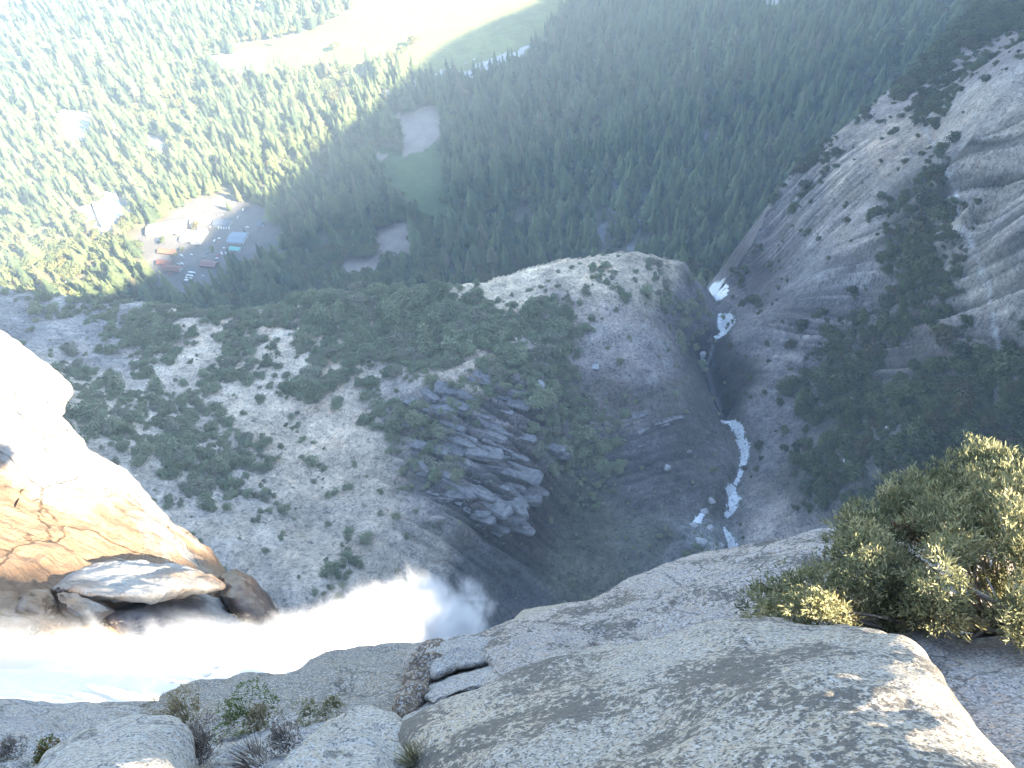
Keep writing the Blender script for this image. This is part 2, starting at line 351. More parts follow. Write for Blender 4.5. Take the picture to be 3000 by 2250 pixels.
def terrain_mat(name):
    m, nt, b = mat(name); P = pos(nt)
    at_ = nt.nodes.new('ShaderNodeAttribute'); at_.attribute_name = 'rock'
    sp = P
    n1 = noise_node(nt, .12, 8, .68, P).outputs[0]; n2 = noise_node(nt, .28, 9, .72, sp, 1.2).outputs[0]; n3 = noise_node(nt, .9, 5, .7, P).outputs[0]
    c = mix(nt, 1.0, at_.outputs['Color'], ramp(nt, n1, [(.25, .62), (.75, 1.25)]), 'MULTIPLY')
    c = mix(nt, 1.0, c, ramp(nt, n2, [(.36, .38), (.5, 1.), (.68, 1.2)]), 'MULTIPLY')
    c = mix(nt, 1.0, c, ramp(nt, n3, [(.3, .7), (.5, 1.), (.72, 1.2)]), 'MULTIPLY')
    t = noise_node(nt, .035, 4, .6, P).outputs[0]
    c = mix(nt, ramp(nt, t, [(.5, 0.), (.7, .35)]), c, mix(nt, 1.0, c, (1.15, .92, .72), 'MULTIPLY'))
    nt.links.new(c, b.inputs['Base Color']); b.inputs['Roughness'].default_value = .9
    k = bump(nt, b, n1, 3.0, .8); k = bump(nt, b, n2, 1.4, .8, k); bump(nt, b, n3, .8, .8, k)
    return m
M_TER = terrain_mat('canyon_rock')
STEP = 1.4
xs = np.arange(-560, 780, STEP); ys = np.arange(40, 1060, STEP)
GX, GY = np.meshgrid(xs, ys, indexing='ij'); GZ = HA(GX, GY)
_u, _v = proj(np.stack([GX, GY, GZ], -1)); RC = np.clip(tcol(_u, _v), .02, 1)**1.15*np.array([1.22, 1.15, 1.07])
m1 = np.clip(gmask(GX, GY, 1420, 1330, -438, 62, 3)+.8*gmask(GX, GY, 1500, 1150, -438, 35)+.8*gmask(GX, GY, 1400, 1580, -438, 36), 0, 1)
def crack(w, st, k=.62): return 1-w*k*np.clip((.05-st)/.4, 0, 1)  # crevice shade, along with mineral stain, put into the rock colour of ledge hollows
RC = RC*crack(m1, strata(GX, GY, _cr, 16, 11))[..., None]*crack(m1, strata(GX, GY, _cr, 6, 12), .45)[..., None]
m2 = np.clip(1.3*gmask(GX, GY, 2990, 420, -290, 105, 4), 0, 1); RC = RC*crack(m2, strata(GX, GY, _sl, 19, 21, 14, .55), .55)[..., None]*crack(m2, strata(GX, GY, _sl, 6.5, 22, 16, .7), .4)[..., None]
m3 = np.clip(gmask(GX, GY, 2420, 560, -470, 85, 4), 0, 1)*np.clip((2560-_u)/60+.25, .25, 1); RC = RC*crack(m3, strata(GX, GY, _bu, 17, 31, 12, .7), .45)[..., None]*crack(m3, strata(GX, GY, _bu, 6, 32, 12, .7), .35)[..., None]
def joint(w, st, k): return 1-w*k*np.clip((-.25-st)/.15, 0, 1)
RC = RC*joint(m2, strata(GX, GY, _sl, 11, 121, 18, .5), .6)[..., None]*joint(m3, strata(GX, GY, _bu, 12, 122, 16, .6), .5)[..., None]
m4 = gmask(GX, GY, 1850, 1330, -474, 40); RC = RC*crack(m4, strata(GX, GY, _gl, 9, 41, 8), .5)[..., None]
# pale dry streak (washed gravel) down the far gully
_tr = np.array([(2690, 330, -400), (2735, 430, -395), (2790, 540, -385), (2804, 579, -380), (2801, 645, -375), (2840, 699, -368), (2864, 765, -365), (2888, 814, -360), (2900, 880, -358), (2913, 960, -358), (2935, 1040, -358)]); _tw = _tr.copy()
_px = _tr[:, :2]; _dd = np.full(_u.shape, 1e9)
for _a, _b in zip(_px[:-1], _px[1:]):
    _ab = _b-_a; _t = np.clip(((_u-_a[0])*_ab[0]+(_v-_a[1])*_ab[1])/(_ab@_ab), 0, 1); _dd = np.minimum(_dd, np.hypot(_u-_a[0]-_t*_ab[0], _v-_a[1]-_t*_ab[1]))
_k = np.clip(1.5-_dd/6, 0, 1)[..., None]*.6; RC = RC*(1-_k)+np.array([.45, .45, .46])*_k
def streaks(d, L, w, sd): return fbm(p3((GX*d[0]+GY*d[1])/L, (-GX*d[1]+GY*d[0])/w, sd), 4, sd, .6)
RC = RC*(1+.9*m2*streaks(_sl, 30, 3.2, 5)+.0)[..., None]*(1+.7*m3*streaks(_bu, 26, 3, 6))[..., None]*(1+.8*m1*streaks(_cr, 22, 3, 7))[..., None]*(1+.7*m4*streaks(_gl, 20, 2.5, 8))[..., None]
_nz = .5+.5*fbm(p3(GX/1.7, GY/1.7), 3, 91); RC = RC*(.72+.56*_nz)[..., None]
_nz = fbm(p3(GX/14, GY/14), 4, 92); RC = RC*(1+.45*_nz)[..., None]
gz_x = np.gradient(GZ, STEP, axis=0); gz_y = np.gradient(GZ, STEP, axis=1)
FA = gridfaces(len(xs), len(ys)); VA = np.stack([GX, GY, GZ], -1).reshape(-1, 3)
keep = (GZ.ravel()[FA].max(1) > -830)
FA = FA[keep]; us = np.unique(FA); mp = np.full(len(VA), -1); mp[us] = np.arange(len(us))
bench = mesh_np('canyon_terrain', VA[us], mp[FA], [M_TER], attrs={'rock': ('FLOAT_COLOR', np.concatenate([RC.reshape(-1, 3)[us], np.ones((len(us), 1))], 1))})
tag(bench, kind='structure')
def sampA(x, y):
    i = np.clip(((x-xs[0])/STEP), 0, len(xs)-1.001); j = np.clip(((y-ys[0])/STEP), 0, len(ys)-1.001); a = i.astype(int); b = j.astype(int); fx = i-a; fy = j-b
    return GZ[a, b]*(1-fx)*(1-fy)+GZ[a+1, b]*fx*(1-fy)+GZ[a, b+1]*(1-fx)*fy+GZ[a+1, b+1]*fx*fy
def hitA(u, v): return hit(u, v, sampA, 700, 150, 1200)

# meadow and clearings of the valley, outlines in photo pixels, laid on the ground
CLEAR = {
 'meadow': [(650, 205), (700, 130), (860, 110), (980, 60), (1080, 0), (1250, -80), (1750, -80), (1640, 40), (1560, 150), (1420, 200), (1330, 225), (1240, 225), (1090, 205), (960, 200), (800, 240), (700, 250)],
 'dirt_a': [(1120, 345), (1180, 330), (1290, 300), (1300, 370), (1285, 410), (1240, 440), (1190, 455), (1175, 420), (1170, 380)], 'green_a': [(1090, 440), (1130, 425), (1190, 445), (1250, 430), (1300, 400), (1320, 560), (1310, 670), (1230, 650), (1150, 540)],
 'dirt_b': [(1080, 430), (1130, 450), (1120, 470), (1080, 450)], 'dirt_c': [(1105, 670), (1180, 650), (1220, 720), (1200, 780), (1120, 760)], 'dirt_d': [(1000, 765), (1130, 755), (1120, 820), (1010, 830)],
 'village': [(380, 690), (470, 650), (560, 590), (660, 560), (700, 580), (790, 610), (810, 690), (850, 750), (800, 790), (710, 770), (670, 830), (560, 870), (460, 850), (430, 770)],
 'lot_a': [(240, 610), (380, 570), (400, 650), (290, 700)], 'bare_a': [(180, 320), (270, 330), (280, 430), (190, 440)], 'bare_b': [(430, 400), (500, 410), (480, 460), (440, 450)], 'bare_c': [(130, 800), (230, 830), (180, 850), (100, 830)],
 'bare_d': [(350, 340), (380, 330), (385, 360), (350, 365)], 'bare_e': [(0, 0), (60, 0), (30, 30), (0, 25)], 'bare_f': [(620, 160), (780, 150), (760, 215), (650, 210)], 'bare_g': [(120, 545), (150, 530), (150, 570), (120, 570)], 'bare_h': [(200, 120), (290, 115), (280, 135), (200, 140)], 'bare_i': [(560, 20), (760, 15), (760, 35), (600, 40)], 'bare_j': [(520, 90), (560, 85), (560, 110), (520, 112)],
 'slide_a': [(1880, 515), (1918, 505), (1895, 600), (1878, 745), (1848, 750), (1862, 600)], 'slide_b': [(1776, 525), (1798, 530), (1838, 660), (1815, 660)], 'slide_c': [(1750, 650), (1785, 650), (1778, 720), (1745, 715)],
 'road': [(1400, 190), (1550, 132), (1560, 140), (1540, 160), (1480, 175), (1430, 220), (1350, 235), (1290, 245), (1210, 262), (1210, 250), (1300, 225)], 'lot_b': [(2230, 0), (2310, 0), (2310, 60), (2270, 95), (2225, 75)], 'slide_d': [(2052, 150), (2080, 150), (2084, 470), (2058, 470)],
 'lot_c': [(1215, 245), (1160, 270), (1120, 285), (1080, 300), (1075, 290), (1200, 235), (1310, 205), (1310, 225)], 'slide_e': [(2560, 90), (2640, 60), (2670, 0), (2690, 0), (2670, 60), (2620, 110)], 'slide_f': [(2700, 20), (2740, 60), (2800, 70), (2840, 90), (2790, 100), (2720, 60)],
}
CW = {k: at(np.array(p, float)[:, 0], np.array(p, float)[:, 1], -790. if np.array(p)[:, 0].mean() < 1500 else -770.)[:, :2] for k, p in CLEAR.items()}
for k in ('slide_e', 'slide_f', 'slide_d', 'slide_a', 'slide_b', 'slide_c'):
    p = np.array(CLEAR[k], float); CW[k] = hit(p[:, 0], p[:, 1])[:, :2]
def cleared(x, y, grow=None):
    r = np.zeros(x.shape, bool); jx = 15*fbm(p3(x/22, y/22), 3, 71); jy = 15*fbm(p3(x/22, y/22), 3, 72)
    for k, L in CW.items(): r |= inside(x+jx, y+jy, L)
    return r

# valley floor, canyon rim and upland in one sheet, finer near the lip
tt = np.linspace(-1, 1, 561); kx = np.sinh(tt*4.2)/np.sinh(4.2)
bx = kx*4200; ta = np.linspace(-.75, 1, 561); by = np.sinh(ta*4.2)/np.sinh(4.2)*5200
bx = np.unique(np.concatenate([bx, np.arange(-1500, 1500, 9.)])); by = np.unique(np.concatenate([by, np.arange(100, 2600, 9.)]))
BX, BY = np.meshgrid(bx, by, indexing='ij'); BZ = HB(BX, BY)
bu_, bv_ = proj(np.stack([BX, BY, BZ], -1))
base = np.empty(BX.shape+(3,)); base[:] = (.16, .145, .10)
gsl = np.hypot(np.gradient(BZ, axis=0)/np.gradient(BX, axis=0), np.gradient(BZ, axis=1)/np.gradient(BY, axis=1))
base[BZ < -785] = (.20, .18, .11)
base[gsl > .8] = (.26, .25, .24); 
def paint(keys, c):
    for k in keys: base[inside(BX+16*fbm(p3(BX/24, BY/24), 3, 71), BY+16*fbm(p3(BX/24, BY/24), 3, 72), CW[k])] = c
paint(['meadow'], (.205, .20, .065)); paint(['green_a'], (.11, .14, .05)); paint(['dirt_a', 'dirt_b', 'dirt_c', 'dirt_d'], (.34, .28, .23))
paint(['village'], (.17, .155, .14)); paint([k for k in CW if k.startswith(('bare', 'lot'))], (.46, .43, .38)); paint([k for k in CW if k.startswith('slide')], (.22, .225, .22)); paint(['road'], (.5, .48, .46))
base[(np.hypot(BX, BY) < 300) & (BZ > -500)] = (.30, .29, .28)
def valley_mat():
    m, nt, b = mat('valley_soil'); P = pos(nt)
    at_ = nt.nodes.new('ShaderNodeAttribute'); at_.attribute_name = 'rock'
    n1 = noise_node(nt, .05, 8, .7, P).outputs[0]; n2 = noise_node(nt, .006, 5, .6, P).outputs[0]
    c = mix(nt, 1.0, at_.outputs['Color'], ramp(nt, n1, [(.3, .72), (.7, 1.25)]), 'MULTIPLY')
    c = mix(nt, 1.0, c, ramp(nt, n2, [(.3, .8), (.7, 1.15)]), 'MULTIPLY')
    nt.links.new(c, b.inputs['Base Color']); b.inputs['Roughness'].default_value = .95
    bump(nt, b, n1, 1.5, .6); return m
vf = mesh_np('valley_floor', np.stack([BX, BY, BZ], -1).reshape(-1, 3), gridfaces(len(bx), len(by)), [valley_mat()],
             attrs={'rock': ('FLOAT_COLOR', np.concatenate([base.reshape(-1, 3), np.ones((BX.size, 1))], 1))})
tag(vf, kind='structure')

# ------------------------------------------------------------------ vegetation prototypes
def conifer_np(seed, tiers=13, width=.17, dead=False):
    """unit height conifer: whorls of drooping tapered boughs on a tapered trunk"""
    r = np.random.default_rng(seed); V = []; F = []; MI = []
    z0 = .10+.06*r.random()
    lean = (r.random(2)-.5)*.03
    for k in range(tiers):
        f = k/(tiers-1); z = z0+(1-z0)*f**.92; R = width*(1-f)**.80*(.8+.4*r.random())+.008
        if f < .18: R *= .65+f*2
        nb = max(5, int(9-4*f)); a0 = r.random()*6.28
        for j in range(nb):
            if r.random() < .12: continue
            a = a0+j*6.283/nb+(r.random()-.5)*.5; L = R*(.65+.55*r.random()); dr = L*(.35+.3*r.random())
            d = np.array([math.cos(a), math.sin(a)]); s = np.array([-d[1], d[0]])*L*.42
            i = len(V); th = (1-z0)/tiers*1.5
            V += [[*(lean*f), z+th*.6], [*(d*L*.5+s+lean*f), z-dr*.35], [*(d*L+lean*f), z-dr], [*(d*L*.5-s+lean*f), z-dr*.35], [*(d*L*.45+lean*f), z+th*.15-dr*.1]]
            F += [[i, i+1, i+4, i+4], [i, i+4, i+3, i+3], [i+1, i+2, i+4, i+4], [i+4, i+2, i+3, i+3]]; MI += [0]*4
    i = len(V)
    for q in range(5):
        a = q*6.283/5; V.append([.012*math.cos(a), .012*math.sin(a), 0])
    V.append([lean[0], lean[1], 1.0])
    for q in range(5): F.append([i+q, i+(q+1) % 5, i+5, i+5]); MI.append(1)
    V = np.array(V); F = np.array(F); return V, F[:, :3], np.array(MI)
def leafcloud(lobes, n, size, seed, flat=.6, fill=.3):
    """leaf-clump quads spread over and inside uneven lobes"""
    r = np.random.default_rng(seed); V = []; vol = np.array([l[3]**2 for l in lobes]); pr = vol/vol.sum()
    k = r.choice(len(lobes), n, p=pr); L = np.array(lobes)[k]
    d = r.normal(size=(n, 3)); d /= np.linalg.norm(d, axis=1, keepdims=True); d[:, 2] = np.where(d[:, 2] < -.35, -d[:, 2], d[:, 2])
    rad = np.where(r.random(n) < fill, r.random(n)**.5, 1+.12*r.normal(size=n)); rad *= 1+.22*fbm(d*2.3+L[:, :3]*3, 2, seed)
    c = L[:, :3]+d*(L[:, 3]*rad)[:, None]*np.array([1, 1, flat])
    nrm = d+.7*r.normal(size=(n, 3)); nrm /= np.linalg.norm(nrm, axis=1, keepdims=True)
    t = np.cross(nrm, r.normal(size=(n, 3))); t /= np.linalg.norm(t, axis=1, keepdims=True); b = np.cross(nrm, t)
    s = size*(.6+.8*r.random(n))[:, None]
    q = np.stack([c-t*s-b*s*.6, c+t*s*.8-b*s*.7, c+t*s+b*s*.7, c-t*s*.7+b*s*.8], 1).reshape(-1, 3)
    F = np.arange(n*4).reshape(-1, 4)
    return q, F
def with_trunk(V, F, h, r0, tilt=0):
    i = len(V); T = []
    for z, r in ((0, r0), (h*.5, r0*.7), (h, r0*.35)):
        for q in range(6): a = q*1.0472; T.append([r*math.cos(a)+tilt*z, r*math.sin(a), z])
    G = [[i+l*6+q, i+l*6+(q+1) % 6, i+l*6+6+(q+1) % 6, i+l*6+6+q] for l in range(2) for q in range(6)]
    return np.concatenate([V, T]), np.concatenate([F, G]), np.array([0]*len(F)+[1]*len(G))
M_BARK = plain('bark', (.12, .09, .07), .9, noise=.3, nscale=.5)
M_CON = foliage_mat('conifer_needles', (.060, .088, .045), (.165, .195, .080), (.22, .18, .11), .07, .2, 12)
M_OAK = foliage_mat('oak_leaves', (.10, .13, .05), (.19, .20, .08), (.20, .16, .06), .1, .2, 8)
M_SCR = foliage_mat('scrub_leaves', (.21, .24, .14), (.33, .35, .21), (.33, .30, .22), .18, .12, 3)
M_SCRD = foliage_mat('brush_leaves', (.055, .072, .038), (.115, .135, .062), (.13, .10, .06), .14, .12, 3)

def proto(name, V, F, mi, mats): return mesh_np(name, V, F, mats, False, None, mi, link=False)
CON = [proto('conifer', *conifer_np(s, t, w), [M_CON, M_BARK]) for s, t, w in ((1, 15, .15), (2, 14, .18), (3, 17, .13), (4, 13, .20), (5, 15, .16))]
CONS = CON
OAK = []
for s in range(4):
    r = np.random.default_rng(s+50)
    lb = [(0, 0, .55, .3)]+[(.27*math.cos(a), .27*math.sin(a), .45+.2*r.random(), .16+.12*r.random()) for a in r.random(6)*6.28]+[(0, 0, .78, .18)]
    V, F = leafcloud(lb, 420, .055, s, .85); OAK.append(proto('oak_tree', *with_trunk(V, F, .55, .03), [M_OAK, M_BARK]))
SCR = []; SCRD = []
for s in range(5):
    r = np.random.default_rng(s+90); lb = [(0, 0, .22, .34)]
    for a in r.random(6+s)*6.28: q = .2+.22*r.random(); lb.append((q*math.cos(a), q*math.sin(a)*.85, .12+.2*r.random(), .12+.14*r.random()))
    V, F = leafcloud(lb, 900, .032, s+7, .75)
    o = proto('shrub', *with_trunk(V, F, .3, .02), [M_SCR, M_BARK]); SCR.append(o)
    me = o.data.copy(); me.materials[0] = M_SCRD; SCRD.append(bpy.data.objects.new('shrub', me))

def scatter_tree(protos):
    g = bpy.data.node_groups.new('scatter', 'GeometryNodeTree')
    g.interface.new_socket('Geometry', in_out='INPUT', socket_type='NodeSocketGeometry')
    g.interface.new_socket('Geometry', in_out='OUTPUT', socket_type='NodeSocketGeometry')
    gi = g.nodes.new('NodeGroupInput'); go = g.nodes.new('NodeGroupOutput'); jn = g.nodes.new('GeometryNodeJoinGeometry')
    def attr(n, t):
        a = g.nodes.new('GeometryNodeInputNamedAttribute'); a.data_type = t; a.inputs['Name'].default_value = n
        return a.outputs['Attribute']
    va = attr('variant', 'FLOAT')
    ro = attr('turn', 'FLOAT_VECTOR'); sc = attr('size', 'FLOAT_VECTOR')
    for i, p in enumerate(protos):
        oi = g.nodes.new('GeometryNodeObjectInfo'); oi.inputs['Object'].default_value = p; oi.inputs['As Instance'].default_value = True; oi.transform_space = 'ORIGINAL'
        cm = g.nodes.new('FunctionNodeCompare'); cm.data_type = 'FLOAT'; cm.operation = 'EQUAL'; cm.inputs[1].default_value = i; cm.inputs['Epsilon'].default_value = .1
        g.links.new(va, cm.inputs[0])
        ip = g.nodes.new('GeometryNodeInstanceOnPoints'); g.links.new(gi.outputs[0], ip.inputs['Points']); g.links.new(cm.outputs[0], ip.inputs['Selection'])
        g.links.new(oi.outputs['Geometry'], ip.inputs['Instance']); g.links.new(ro, ip.inputs['Rotation']); g.links.new(sc, ip.inputs['Scale'])
        g.links.new(ip.outputs[0], jn.inputs[0])
    g.links.new(jn.outputs[0], go.inputs[0]); return g
def scatter(name, P, var, turn, size, protos):
    me = bpy.data.meshes.new(name); me.vertices.add(len(P)); me.vertices.foreach_set('co', np.asarray(P, np.float32).ravel())
    a = me.attributes.new('variant', 'FLOAT', 'POINT'); a.data.foreach_set('value', np.asarray(var, np.float32))
    for n, d in (('turn', turn), ('size', size)):
        a = me.attributes.new(n, 'FLOAT_VECTOR', 'POINT'); a.data.foreach_set('vector', np.asarray(d, np.float32).ravel())
    o = bpy.data.objects.new(name, me); COL.objects.link(o)
    md = o.modifiers.new('scatter', 'NODES'); md.node_group = scatter_tree(protos); return o
def split_scatter(stuff, P, var, turn, size, protos, n_ind, name, labels, cat, group, vis):
    """the n_ind that show largest become objects of their own, the rest one mass"""
    u, v = proj(P); d = np.linalg.norm(P, axis=1); inn = (u > 8) & (u < 2992) & (v > 8) & (v < 2242) & vis
    sc = np.where(inn, size[:, 2]/d, -1); idx = np.argsort(-sc)[:n_ind]; idx = idx[sc[idx] > 0]
    for i in idx:
        o = bpy.data.objects.new(name, protos[int(var[i])].data); COL.objects.link(o)
        o.location = P[i]; o.rotation_euler = turn[i]; o.scale = size[i]
        lb = labels(u[i], v[i]) if callable(labels) else labels; h_ = size[i, 2]
        if cat == 'shrub': pre = 'big spreading ' if h_ > 9.5 else ('tiny ' if h_ < 4.2 else ('low wide ' if size[i, 0] > 1.15*h_ else ('upright ' if size[i, 0] < .92*h_ else '')))
        else: pre = 'towering ' if h_ > 49 else ('shorter ' if h_ < 33 else ('broad ' if size[i, 0] > 1.55*h_ else ('slim ' if size[i, 0] < 1.28*h_ else '')))
        lb = pre+lb
        if cat == 'shrub': sf = ', '+next(t for q, t in ((300, 'nearest the left frame edge'), (500, 'above the sunlit cliff'), (700, 'above its brown tip'), (900, 'straight above the spray'), (1100, 'well left of the crag'), (1300, 'just left of the crag'), (1500, 'over the crag'), (1750, 'beside the dome'), (9999, 'nearest the creek')) if u[i] < q)
        else: sf = ', '+next(t for q, t in ((150, 'nearest the left frame edge'), (300, 'above the white hall'), (500, 'above the warehouse'), (700, 'above the yard lane'), (900, 'by the shadow edge'), (1150, 'left of the dirt clearing'), (1300, 'under the dirt clearing'), (1500, 'above the bench rim'), (1800, 'above the pale dome'), (9999, 'above the creek mouth')) if u[i] < q)
        if len((lb+sf).split()) <= 16: lb += sf
        tag(o, lb, cat, group)
    m = np.ones(len(P), bool); m[idx] = False
    if stuff:
        o = scatter(stuff, P[m], var[m], turn[m], size[m], protos); tag(o, kind='stuff'); return o

# ------------------------------------------------------------------ valley forest
def jitter_grid(x0, x1, y0, y1, s, seed):
    r = np.random.default_rng(seed); x, y = np.meshgrid(np.arange(x0, x1, s), np.arange(y0, y1, s)); x = x.ravel(); y = y.ravel()
    return x+(r.random(len(x))-.5)*s*.95, y+(r.random(len(y))-.5)*s*.95, r
x, y, r = jitter_grid(-1500, 1500, 480, 2500, 10.6, 3)
z = HB(x, y); u, v = proj(np.stack([x, y, z], -1))
ok = (u > -250) & (u < 3250) & (v > -260) & (v < 1250) & ~cleared(x, y)
ben = inside(x, y, POLY) & (x > -560) & (x < 780); ok &= ~ben
dens = np.where(z > -785, .93, .84)+.9*fbm(p3(x/55, y/55), 3, 61); 
ok &= (r.random(len(x)) < dens)
# thin out among the open village ground
x, y, z, u, v = x[ok], y[ok], z[ok], u[ok], v[ok]; n = len(x)
P = np.stack([x, y, z-.3], -1); hgt = np.clip(36+12*r.normal(size=n)+12*fbm(p3(x/120, y/120), 2, 62), 14, 58)
shade = inside(u, v, np.array([(1650, -300), (1590, 10), (1300, 110), (950, 380), (800, 560), (600, 780), (300, 870), (300, 1400), (3400, 1400), (3400, -300)], float))
oak = (r.random(n) < np.clip(.26+.7*fbm(p3(x/90, y/90), 2, 63)+np.where((v > 640) & (u < 1300), .35, 0), 0, .8))
turn = np.stack([.04*r.normal(size=n), .04*r.normal(size=n), r.random(n)*6.28], -1)
var = r.integers(0, 5, n); sz = np.stack([hgt*(.95+1.15*r.random(n)**1.4)]*2+[hgt], -1)
okz = np.clip(hgt*.5, 9, 23); so_ = np.stack([okz*1.05]*2+[okz], -1)
def pine_lab(u, v):
    if v > 700: return 'small sunlit conifer at the lower left end of the wood'
    if v > 540: return 'sunlit conifer '+('left of the white flat roofed hall' if u < 330 else 'between the white hall and the village yard')
    if v > 360: return 'sunlit conifer '+('in the left part of the wood above the white hall' if u < 400 else 'between the white roof and the shadow edge')
    if v > 200: return 'tall sunlit conifer '+('at the far left of the wood' if u < 350 else 'below the bare clearing of the meadow')
    return 'tall hazy conifer '+('at the top left of the wood' if u < 500 else 'behind the meadow')
def zone_label(kind):
    def f(u, v):
        if u > 2150: return kind+' in the hazy shaded wood at upper right'
        return kind+(' in the shaded wood right of the dirt clearing' if u > 1290 else ' in the shaded wood beyond the bench edge')
    return f
m = ~shade & ~oak
split_scatter('sunlit_forest', P[m], var[m], turn[m], sz[m], CON, 240, 'pine_tree', pine_lab, 'tree', 'sunlit conifers of the valley floor', (v[m] < 830))
m = ~shade & oak
split_scatter('sunlit_oaks', P[m], var[m] % 4, turn[m], so_[m], OAK, 60, 'oak_tree', 'round sunlit broadleaf tree among the valley conifers', 'tree', 'sunlit broadleaf trees', (v[m] < 830))
m = shade & ~oak
split_scatter('shaded_forest', P[m], var[m], turn[m], sz[m], CONS, 55, 'pine_tree', zone_label('dark conifer'), 'tree', 'shaded conifers below the bench', (v[m] < 780) & (u[m] < 2200))
m = shade & oak
split_scatter('shaded_oaks', P[m], var[m] % 4, turn[m], so_[m], OAK, 0, 'oak_tree', '', 'tree', '', v[m] < 0)
print('valley trees', n)

# ------------------------------------------------------------------ bench scrub
x, y, r = jitter_grid(-480, 770, 120, 1050, 3.6, 5)
z = sampA(x, y); u, v = proj(np.stack([x, y, z], -1))
big = fbm(p3(x/26, y/26), 3, 81)*1.5; fine = fbm(p3(x/9, y/9), 2, 83)
cov = veg(u, v)
q = .5+.3*big+.42*fine
ok = inside(x, y, POLY) & (u > -150) & (u < 3150) & (q < .03+cov*np.where(u > 2130, .86, 1.02)) & (r.random(len(x)) < .35+.6*cov+np.where(u > 2130, .08, 0)) & (cov > .04)
ok |= inside(x, y, POLY) & (r.random(len(x)) < .03) & (cov > .05) & (u > -100) & (u < 3100)
i_ = np.clip(((x-xs[0])/STEP).astype(int), 0, len(xs)-1); j_ = np.clip(((y-ys[0])/STEP).astype(int), 0, len(ys)-1)
slp = np.hypot(gz_x[i_, j_], gz_y[i_, j_]); ok &= (slp < np.where(u > 2130, 4.5, 2.2))
x, y, z, u, v, cov = x[ok], y[ok], z[ok], u[ok], v[ok], cov[ok]; n = len(x); P = np.stack([x, y, z-.4], -1)
low = ((u > 1480) & (u < 2150) & (v > 1380)); right = u > 2130
w = np.clip(6+2.6*r.normal(size=n)+np.where(r.random(n) < .06, 8, 0), 2, 20)*(.6+.6*cov); w = np.where(low, w*.5, w); w = np.where(right & ~low, w*1.15, w)
hh = w*(.75+.45*r.random(n)); turn = np.stack([.1*r.normal(size=n), .1*r.normal(size=n), r.random(n)*6.28], -1); var = r.integers(0, 5, n); sz = np.stack([w, w*(.8+.4*r.random(n)), hh], -1)
def scl(u, v):
    if 1560 < u < 2130 and v < 1250: return 'olive bush dotted on the pale dome left of the creek'
    if 1480 < u < 2130: return 'low bush in the grassy gully beside the creek'
    if 1180 < u and v > 1180: return 'shrub wedged between the tilted crag ledges'
    if u < 420 and v < 1100: return 'shrub on the grey slab at the far left of the bench'
    if v > 1500: return 'isolated dark shrub on smooth granite just above the spray'
    if v < 1150 and u < 900: return 'shrub bordering the winding pale sand strips'
    if v < 960: return 'olive shrub in the thick scrub along the bench edge'
    if u < 700: return 'rounded green shrub on the pale ground beside the sunlit cliff'
    if v > 1350: return 'dark green shrub on the bare granite above the spray'
    return 'green shrub in the scrub between the sandy strips'
m = ~right
split_scatter('bench_scrub', P[m], var[m], turn[m], sz[m], SCR, 290, 'shrub', scl, 'shrub', 'shrubs scattered on the bench', (v[m] > 880))
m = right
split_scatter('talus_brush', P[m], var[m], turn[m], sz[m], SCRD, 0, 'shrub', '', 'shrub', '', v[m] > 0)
print('scrub', n)

# ------------------------------------------------------------------ outline rocks
def outline(pts, n=200, smooth=2):
    p = np.array(pts, float); q = np.concatenate([p, p[:1]]); L = np.concatenate([[0], np.cumsum(np.linalg.norm(np.diff(q, axis=0), axis=1))])
    s = np.linspace(0, L[-1], n, endpoint=False); o = np.stack([np.interp(s, L, q[:, 0]), np.interp(s, L, q[:, 1])], -1)
    for _ in range(smooth): o = (np.roll(o, 1, 0)+2*o+np.roll(o, -1, 0))/4
    return o
def rock(name, pts, c, dist, front, back, mats, seed=0, amp=.05, fs=1.0, p=2.4, n=260, m=70, extra=None, sm=3, prof=None):
    """closed boulder: the outline stands at a tilted plane of distances, domed toward and away from the viewer"""
    o = outline(pts, n, sm); c = np.array(c, float); D = np.array(dist, float)
    A = np.stack([D[:, 0], D[:, 1], np.ones(len(D))], -1); k = np.linalg.lstsq(A, 1/D[:, 2], rcond=None)[0]
    r = np.sin(np.linspace(0, 1, m+1)*np.pi/2)
    px = c+(r[:, None, None])*(o[None]-c); d = 1/(px[..., 0]*k[0]+px[..., 1]*k[1]+k[2]); f = (1-r**p)**.5 if prof is None else (1-r)**prof
    R = ray(px[..., 0], px[..., 1])
    Vf = R*(d-front*f[:, None])[..., None]; Vb = R*(d+back*f[:, None])[..., None]
    V = np.concatenate([Vf[:-1], Vb[::-1]]).reshape(-1, 3); rows = len(V)//n
    i = np.arange(rows-1)[:, None]*n; j = np.arange(n)[None]; j2 = (j+1) % n
    F = np.stack([i+j, i+j2, i+n+j2, i+n+j], -1).reshape(-1, 4)
    # normals
    ctr = V.mean(0); org = ctr
    Vn = np.zeros_like(V); fn = np.cross(V[F[:, 1]]-V[F[:, 0]], V[F[:, 3]]-V[F[:, 0]]) + np.cross(V[F[:, 3]]-V[F[:, 2]], V[F[:, 1]]-V[F[:, 2]])
    for q in range(4): np.add.at(Vn, F[:, q], fn)
    Vn /= np.linalg.norm(Vn, axis=1, keepdims=True)+1e-9
    if (Vn[:rows//3*n]*(V[:rows//3*n]-ctr)).sum() < 0: Vn = -Vn; F = F[:, ::-1]
    q = V/fs; disp = amp*(fbm(q*1.0, 3, seed)*1.6+.5*fbm(q*4, 4, seed+5)+.25*(1-np.abs(fbm(q*2.2, 3, seed+9))*3))
    if extra is not None: disp = disp+extra(V)
    V = V+Vn*disp[:, None]
    ob = mesh_np(name, V-org, F, mats); ob.location = org; return ob

